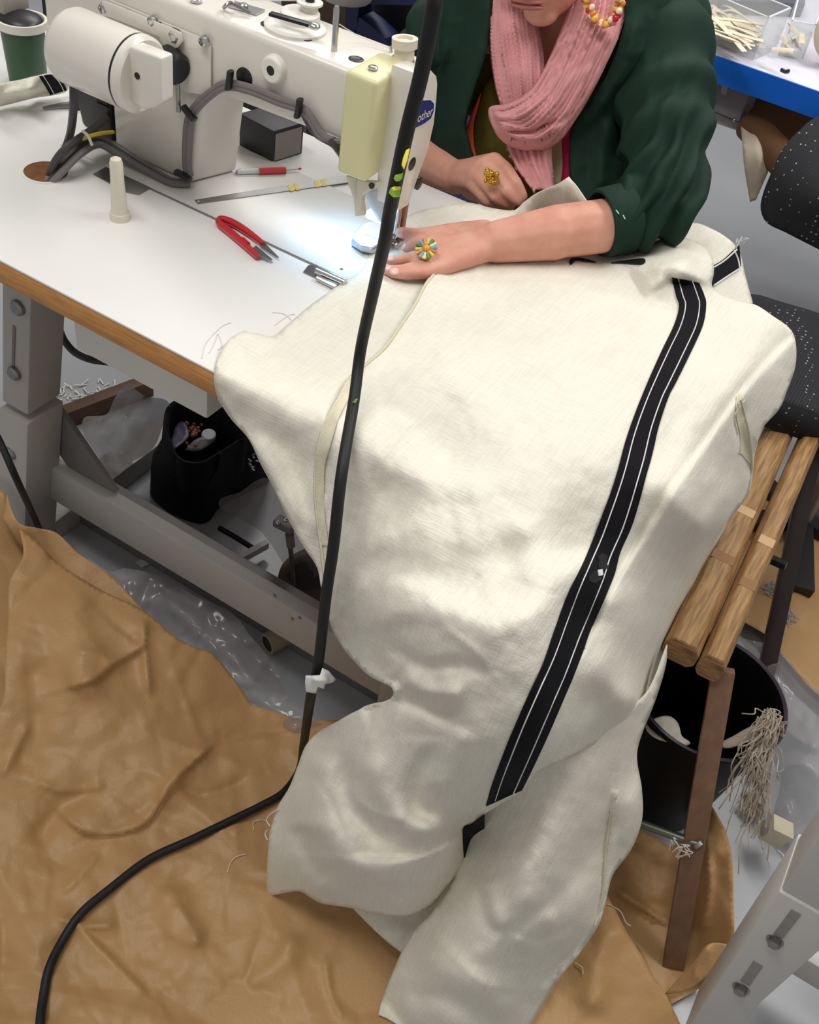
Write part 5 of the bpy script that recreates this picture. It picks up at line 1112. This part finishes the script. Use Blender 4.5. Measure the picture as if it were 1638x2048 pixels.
# left hand flat on the cloth: knuckles, fingers, thumb
zt_ = TZ+.012
kn = [Z(895,470,zt_+.017), Z(884,490,zt_+.018), Z(882,511,zt_+.016), Z(892,531,zt_+.012)]
for k in kn: caps.append((Wl+V_((0,0,-.002)),.022,k,.0125))
for a, b in zip(kn, kn[1:]): caps.append((a,.0125,b,.012))
caps.append((Z(950,478,zt_+.016),.022,Z(915,505,zt_+.014),.019)); caps.append((Z(955,500,zt_+.012),.021,Z(910,522,zt_+.010),.015))
fingers = [[kn[0],(852,488,zt_+.022),(826,489,zt_+.014),(812,497,zt_+.003)],
           [kn[1],(840,515,zt_+.014),(805,520,zt_+.007),(777,521,zt_+.003)],
           [kn[2],(840,533,zt_+.012),(803,541,zt_+.006),(772,541,zt_+.002)],
           [kn[3],(848,545,zt_+.010),(815,548,zt_+.006),(785,547,zt_+.003)]]
tips = []
for fi, fr in enumerate(fingers):
    P_ = [fr[0]] + [Z(*q) for q in fr[1:]]; rr_ = (.0115,.0092,.0082,.0068)
    for i in range(3): caps.append((P_[i],rr_[i],P_[i+1],rr_[i+1]))
    tips.append((P_[2], P_[3]))
th = [Z(968,466,zt_+.014), Z(898,466,zt_+.019), Z(840,472,zt_+.020), Z(800,465,zt_+.014)]
for i, r in enumerate((.019,.0135,.0105)): caps.append((th[i],r,th[i+1],(.0135,.0105,.0082)[i]))
caps.append((Wl,.026,Z(935,470,zt_+.016),.019)); caps.append((Wl,.026,Z(930,500,zt_+.014),.020))
# right hand half closed at the far table edge
k2 = [Yp(990,322,1.365), Yp(968,330,1.355), Yp(952,346,1.35), Yp(942,364,1.35)]
for k in k2: caps.append((Wr,.024,k,.0135))
for a, b in zip(k2, k2[1:]): caps.append((a,.0135,b,.0135))
fr2 = [[(1012,338,1.345),(1032,366,1.335),(1046,392,1.338)],[(990,352,1.335),(1014,382,1.325),(1036,404,1.332)],[(972,368,1.332),(992,394,1.325),(1014,408,1.333)],[(960,384,1.335),(974,402,1.33),(992,409,1.338)]]
for k, fr in zip(k2, fr2):
    P_ = [k]+[Yp(*q) for q in fr]
    for i in range(3): caps.append((P_[i],(.0125,.0105,.0095)[i],P_[i+1],(.0105,.0095,.0082)[i]))
caps.append((Yp(940,378,1.38),.016,Yp(985,402,1.355),.012)); caps.append((Yp(985,402,1.355),.012,Yp(1020,410,1.348),.010))
ells = [ell(loc(0,-.012,.045), .074,.093,.090), ell(loc(0,.018,-.035), .056,.062,.072), ell(loc(0,.052,-.088), .026,.020,.018), ell(loc(0,.075,-.052), .026,.018,.020), ell(loc(0,.086,.0),.014,.022,.030),
        ell(loc(.035,.058,-.02), .026,.024,.026), ell(loc(-.035,.058,-.02), .026,.024,.026), ell(loc(0,.098,-.018), .015,.012,.011), ell(loc(.074,-.01,0), .010,.020,.032), ell(loc(-.074,-.01,0), .010,.020,.032)]
body = blob('body', caps, ells, .003, 9, skin, pe, label='bare forearms, hands and face')
lp = MB()
for du, r in ((.004,.0038),(-.0035,.0045)):
    m = Matrix.Translation(loc(0,.093,-.056+du)) @ Matrix((Rt*.025, Fd*.0065, U*r)).transposed().to_4x4(); bmesh.ops.create_uvsphere(lp.bm, u_segments=16, v_segments=10, radius=1, matrix=m)
lp.build('lips', lipm, pe)
for s_ in (-1, 1):
    m_ = MB(); m_.sphere(loc(.032*s_,.072,.035), .012, n=14); m_.build('eye', white_pl, pe)
blob('hair', [(loc(0,-.03,.075),.085,loc(0,-.06,.0),.075),(loc(.05,-.03,.05),.05,loc(.05,-.05,-.02),.035),(loc(-.05,-.03,.05),.05,loc(-.05,-.05,-.02),.035)], [], .006, 4, hairm, pe)
def nail(a, b, w, up=V_((.1,-.5,.85)), r=.007):
    ax = (b-a).normalized(); u_ = (up-ax*up.dot(ax)).normalized(); s_ = ax.cross(u_)
    bm_ = MB(); m = Matrix.Translation(b+u_*r*.75-ax*.003) @ Matrix((ax*w*1.25, s_*w, u_*.002)).transposed().to_4x4(); bmesh.ops.create_uvsphere(bm_.bm, u_segments=14, v_segments=8, radius=1, matrix=m)
    bm_.build('nail', nailm, pe)
nail(*tips[1], .0048); nail(*tips[3], .0055); nail(th[2], th[3], .006, up=V_((.3,-.8,.3)), r=.008); nail(*tips[0], .0045); nail(*tips[2], .0045)
# inner top: olive body, orange edge, beige and magenta strips
top = blob('olive_top', [(chest,.122,belly,.125),(belly,.126,hips,.136),((SLp+chest)/2,.085,(SRp+chest)/2,.085)], [], .007, 6, weave('olive knit', (92,84,30), .85, s=500, amt=.3, var=.12), pe)
def gar(name, poly, ctrl, folds, mat, step=7, thick=.006, wr=None, label=None):
    s_ = Sheet(poly, ctrl, folds, step=step, wr=wr); s_.build(name, mat, pe, thick=thick, label=label); return s_
gar('olive_front', [(985,150,1),(960,190),(948,240),(945,290),(952,340,1),(1000,345,1),(1060,360,1),(1060,180,1)], [cy(985,150,1.45),cy(948,240,1.44),(*(952,340),dep(Yp(952,340,1.42))),cy(1060,360,1.42),cy(1060,180,1.45)], [('r',.006,14,[(985,180),(975,250),(985,330)])], MATS['olive knit'])
gar('orange_edge', [(962,185,1),(944,225),(932,262),(932,295),(945,326,1),(956,326,1),(948,290),(947,250),(958,205)], [cy(962,185,1.435),cy(932,262,1.425),cy(945,326,1.41),cy(950,260,1.43)], [], M('orange lining', (226,84,24), .7), step=5, thick=.003)
gar('beige_placket', [(1098,285,1),(1122,275,1),(1124,330),(1120,366,1),(1096,372,1),(1100,330)], [cy(1098,285,1.425),cy(1122,275,1.425),cy(1120,366,1.40),cy(1096,372,1.40)], [], M('beige placket', (196,182,140), .7), step=5, thick=.003)
gar('magenta_panel', [(1118,262,1),(1142,240,1),(1146,300),(1148,368,1),(1118,372,1),(1121,320)], [cy(1118,262,1.43),cy(1142,240,1.43),cy(1148,368,1.40),cy(1118,372,1.40)], [('r',.003,3,[(1128,262),(1130,310),(1130,368)]),('r',.003,3,[(1138,255),(1140,310),(1141,368)])], M('magenta knit', (186,16,78), .75), step=4, thick=.003)
# jacket
def sleeve_disp(El_, ax_a, ax_b):
    def f(p):
        p = V_(p); a = noise.noise(p*14)*.004
        t = (p-El_); b = 0
        r_ = t.length
        s1 = p.dot(ax_a); s2 = p.dot(ax_b)
        w_ = math.exp(-(r_/.11)**2)
        b = .012*w_*math.sin(s2*210 + 2.2*noise.noise(p*16)) + .006*(1-w_)*math.sin(s1*85+3*noise.noise(p*9))
        return a+b
    return f
cuffL = Z(1262,434,.834)
blob('jacket_sleeve', [(SLp,.074,SLp.lerp(El,.5)+V_((.012,0,0)),.069),(SLp.lerp(El,.5)+V_((.012,0,0)),.069,El+V_((.004,0,.004)),.052),(El+V_((.004,0,.004)),.052,cuffL,.046),(SLp,.074,SLp+V_((-.06,-.01,.0)),.07)], [], .0042, 5, jack, pe, disp=sleeve_disp(El, nrm(SLp-El), nrm(SLp-El+(cuffL-El).normalized()*.35)))
ca, cb = Z(1200,447,.8255), Z(1254,438,.833)
MB().lathe(ca, cb-ca+V_((.004,.012,0)), [(.03,.039),(0,.0415),(0,.0455),(.005,.0470),(.040,.0485),(.046,.044)], n=40, caps=(0,0)).build('cuff', jack, pe, smooth=50)
cuffR = Yp(866,316,1.47)
blob('jacket_sleeve', [(SRp,.074,SRp.lerp(Er,.5)+V_((-.01,0,0)),.066),(SRp.lerp(Er,.5)+V_((-.01,0,0)),.066,Er,.056),(Er,.056,cuffR,.050)], [], .005, 5, jack, pe, disp=sleeve_disp(Er, nrm(SRp-Er), nrm(SRp-Er)))
blob('jacket_back', [(chest+V_((0,.05,0)),.125,hips+V_((0,.05,0)),.14),((SLp+chest)/2+V_((0,.05,.02)),.095,(SRp+chest)/2+V_((0,.05,.02)),.095),(SLp+V_((0,.03,0)),.07,SRp+V_((0,.03,0)),.07)], [], .008, 5, jack, pe)
fr = gar('jacket_front', [(1290,-40,1),(1262,-20),(1246,60),(1214,148),(1176,208),(1148,250),(1140,300),(1146,362),(1166,396,1),(1210,418,1),(1300,410,1),(1350,330,1),(1370,150,1),(1385,-40,1)],
   [cy(1262,-20,1.455),cy(1214,148,1.42),cy(1148,250,1.405),cy(1146,362,1.375),cy(1166,396,1.36),cy(1250,300,1.44),cy(1300,410,1.44),cy(1350,330,1.51),cy(1370,150,1.53),cy(1385,-40,1.56),cy(1290,120,1.46)],
   [('s',.010,6,[(1345,-30),(1330,60),(1300,130),(1250,200),(1215,260)],50,.3),('r',-.012,12,[(1240,330),(1245,260),(1262,200)]),('r',.014,18,[(1200,390),(1205,310),(1225,230)]),('r',.010,14,[(1180,240),(1240,150),(1275,40)],0,.5),('r',-.014,10,[(1340,90),(1300,160),(1260,210)])], jack, step=7, thick=.008, wr=(.004,50))
fl = gar('jacket_front', [(985,-40,1),(978,20),(976,90),(958,150),(938,205),(926,250),(932,290),(944,330,1),(900,330,1),(862,300,1),(866,180,1),(858,100,1),(852,-40,1)],
   [cy(985,-40,1.43),cy(976,90,1.405),cy(938,205,1.39),cy(930,280,1.38),cy(944,330,1.38),cy(862,300,1.44),cy(866,150,1.45),cy(852,-40,1.48),cy(905,120,1.415)],
   [('r',.014,16,[(975,0),(960,90),(925,190),(915,260)],0,.6),('r',-.010,12,[(940,-20),(915,90),(890,160),(880,240)]),('r',.008,12,[(900,0),(880,120),(872,200)])], jack, step=7, thick=.008, wr=(.004,50))
for a, b in (((1232,420),(1238,428)),((1246,430),(1250,438))):
    MB().tube([D(*a, dep(cb)-.052), D(*b, dep(cb)-.052)], .0008, n=5, sub=1).build('lint', M('pale lint', (170,220,200), .7), pe)
# scarf
def pleats(l, r, ts, amp, w):
    return [('r', amp*(1 if i % 3 else 1.5), w*(1+.4*(i % 2)), [(a[0]+(b[0]-a[0])*(t+.015*math.sin(i*7+j*2)), a[1]+(b[1]-a[1])*(t+.015*math.sin(i*5+j*1.7))) for j, (a, b) in enumerate(zip(l, r))], 0, 1) for i, t in enumerate(ts)]
T_ = [.06+.0775*i for i in range(12)]
l, r = [(972,-40),(974,60),(984,140),(1000,210),(1030,270)], [(1062,-40),(1078,50),(1088,120),(1086,190),(1080,260)]
gar('scarf_strand', [(*l[0],1),*l[1:4],(*l[4],1),(*r[4],1),*r[3:0:-1],(*r[0],1)], [cy(972,-40,1.45),cy(974,60,1.425),cy(984,140,1.41),cy(1000,210,1.395),cy(1030,270,1.385),cy(1062,-40,1.44),cy(1078,50,1.425),cy(1088,120,1.41),cy(1080,250,1.38),cy(1020,60,1.39),cy(1035,150,1.375)], pleats(l, r, T_, .009, 2.6), pinkm, step=4, thick=.012)
l, r = [(1150,-40),(1128,40),(1100,110),(1075,160),(1048,190),(1012,208),(986,216)], [(1262,-40),(1246,50),(1212,130),(1176,200),(1142,250),(1088,300),(1010,268)]
gar('scarf_strand', [(*l[0],1),*l[1:6],(980,214),(977,232),(984,252),(996,274),(1018,292),(1052,302),(1090,300),(1122,280),(1146,248),*r[3:0:-1],(*r[0],1)], [cy(1150,-40,1.46),cy(1262,-40,1.47),cy(1128,40,1.425),cy(1246,50,1.44),cy(1100,110,1.40),cy(1212,130,1.41),cy(1176,200,1.395),cy(1142,250,1.385),cy(1075,160,1.375),cy(1048,190,1.36),cy(986,216,1.365),cy(1010,280,1.365),cy(1088,300,1.375),cy(1130,150,1.375),cy(1080,230,1.345),cy(1190,50,1.405),cy(1020,245,1.345)],
    pleats(l, r, T_, .009, 2.8)+[('s',.008,4,[(980,225),(1010,228),(1060,205)],25,.3),('r',-.010,4,[(1000,262),(1060,262),(1120,235)]),('s',.010,4,[(990,252),(1030,268),(1080,266),(1130,242)],30,.3)], pinkm, step=4, thick=.014)
l, r = [(1012,290),(1028,330),(1048,360),(1064,380)], [(1104,280),(1104,320),(1108,350),(1112,378)]
gar('scarf_tail', [(*l[0],1),*l[1:3],(*l[3],1),(*r[3],1),*r[2:0:-1],(*r[0],1)], [cy(1012,290,1.385),cy(1104,280,1.395),cy(1064,380,1.355),cy(1112,378,1.365),cy(1060,320,1.365)], pleats(l, r, T_[::2], .009, 3.4), pinkm, step=4, thick=.01)
# jewellery
er_ = MB().tube([Yp(u, v, 1.39) for u, v in ((1176,-8),(1180,18),(1194,41),(1210,48),(1226,41),(1236,18),(1240,-8),(1225,-36),(1195,-36),(1176,-8))], .003, n=8).build('earring', M('gold wire', (214,170,60), .3, .9), pe, label='beaded hoop earring')
bc_ = [M('bead %s' % n_, c_, .25) for n_, c_ in (('yellow',(240,196,60)),('orange',(232,130,50)),('red',(196,30,50)),('cream',(240,226,196)),('pink',(226,120,130)))]
pts = cat([V_((u, v, 0)) for u, v in ((1174,-6),(1180,18),(1194,41),(1210,48),(1226,41),(1236,18),(1241,-6))], 6)
random.seed(6)
for i, p in enumerate(pts):
    for q in range(2 if i % 2 else 1):
        c = Yp(p.x+random.uniform(-6,6), p.y+random.uniform(-4,4), 1.385+random.uniform(-.004,.004)); MB().sphere(c, random.uniform(.0032,.005), n=10).build('bead', bc_[(i*2+q*3) % 5], er_)
kc = Z(853,497,zt_+.034)
fw = MB().lathe(kc-V_((0,0,.010)), V_((.1,-.55,.8)), [(0,.008),(.006,.009),(.008,.007)], n=20).build('flower_ring', M('gold', (214,168,66), .3, .9), pe, label='flower shaped ring with coloured petals')
axn = nrm((.05,-.6,.8)); fx, fy, _ = frame(axn)
pc = [M('petal %s' % n_, c_, .3) for n_, c_ in (('green',(70,130,60)),('yellow',(226,200,90)),('orange',(214,130,60)),('blue',(110,170,190)),('cream',(226,220,180)))]
for k in range(14):
    a_ = 2*PI*k/14; d_ = fx*math.cos(a_)+fy*math.sin(a_)
    MB().tube([kc+d_*.0055, kc+d_*.0145], .0024, n=8, sub=1).build('petal', pc[k % 5], fw)
MB().sphere(kc+axn*.0015, .0055, (1,1,.8)).build('flower_centre', M('amber stone', (240,150,40), .2), fw)
g0 = Yp(982,355,1.312)
gr = MB().lathe(g0+V_((0,.006,-.004)), V_((.3,-.8,.5)), [(0,.010),(.003,.010)], n=20).build('gold_ring', MATS['gold'], pe, label='chunky gold nugget ring')
random.seed(14)
for k in range(20):
    MB().sphere(g0+V_((random.uniform(-.009,.009),random.uniform(-.003,.003),random.uniform(-.009,.009))), random.uniform(.0028,.0045), n=10).build('nugget', MATS['gold'], gr)
# ------------------------------------------------------------------ sub-parts hang from their parts
def nest(root, child, parent):
    kids = list(root.children); base = lambda o: o.name.split('.')[0]
    ps = [o for o in kids if base(o) == parent]
    for c in [o for o in kids if base(o) == child]:
        cc = lambda o: o.location + (sum((Vector(b) for b in o.bound_box), Vector())/8)
        p = min(ps, key=lambda q: (cc(q)-cc(c)).length)
        c.parent = p; c.location = Vector(c.location) - Vector(p.location)
for r_, pairs in ((sm, (('badge_lettering','badge'),('badge_border','badge'),('knob_hole','knob'),('cap_hole','motor_cap'),('vent','control_housing'),('lever_nut','winder_lever'),('winder_spindle','winder_disc'),('lamp_lens','lamp_shade'),('pivot','lifter_lever'),('housing_gap','motor_housing'))),
                  (tb, (('hinge_pin','hinge'),('hole_rim','cable_hole'),('slot','leg'))), (rg, (('slot','outer_sleeve'),('washer','outer_sleeve'))),
                  (cl, (('band_stitching','black_band'),('lint_mark','black_band'),('white_bartack','black_band'),('seam_stitching','band_end'))),
                  (ch, (('end_face','slat'),('patch','slat'),('rod_nut','stretcher_rod'))), (c2, (('stitching','black_stripe'),)), (rl, (('mark','blade'),('hanging_hole','blade'))), (sn, (('spring_joint','handle'),)), (pe, (('lint','cuff'),))):
    for c_, p_ in pairs: nest(r_, c_, p_)
# ------------------------------------------------------------------ light
def area(name, loc, size, energy, col=(1,1,1), target=(-.3,1.1,.6)):
    l = bpy.data.lights.new(name, 'AREA'); l.shape = 'RECTANGLE'; l.size, l.size_y = size; l.energy = energy; l.color = col
    o = bpy.data.objects.new(name, l); COL.objects.link(o); o.location = loc
    o.rotation_euler = (Vector(target)-Vector(loc)).to_track_quat('-Z', 'Y').to_euler()
area('ceiling_light_front', (-.9, .2, 2.95), (1.6, .35), 34, (1,.985,.96), (-.6,1.0,.5))
area('ceiling_light_rear', (.5, 2.3, 2.95), (1.8, .4), 44, (1,.985,.96), (-.2,1.2,.5))
area('ceiling_light_far', (-1.6, 3.2, 2.95), (1.8, .4), 40, (1,.985,.96), (-1.2,1.8,.5))
w = bpy.data.worlds.new('world'); SC.world = w; w.use_nodes = True
w.node_tree.nodes['Background'].inputs[0].default_value = (1,.985,.96,1); w.node_tree.nodes['Background'].inputs[1].default_value = .42
SC.view_settings.view_transform = 'Standard'; SC.view_settings.look = 'None'; SC.view_settings.exposure = -.17; SC.view_settings.gamma = 1
SC.view_settings.use_curve_mapping = False
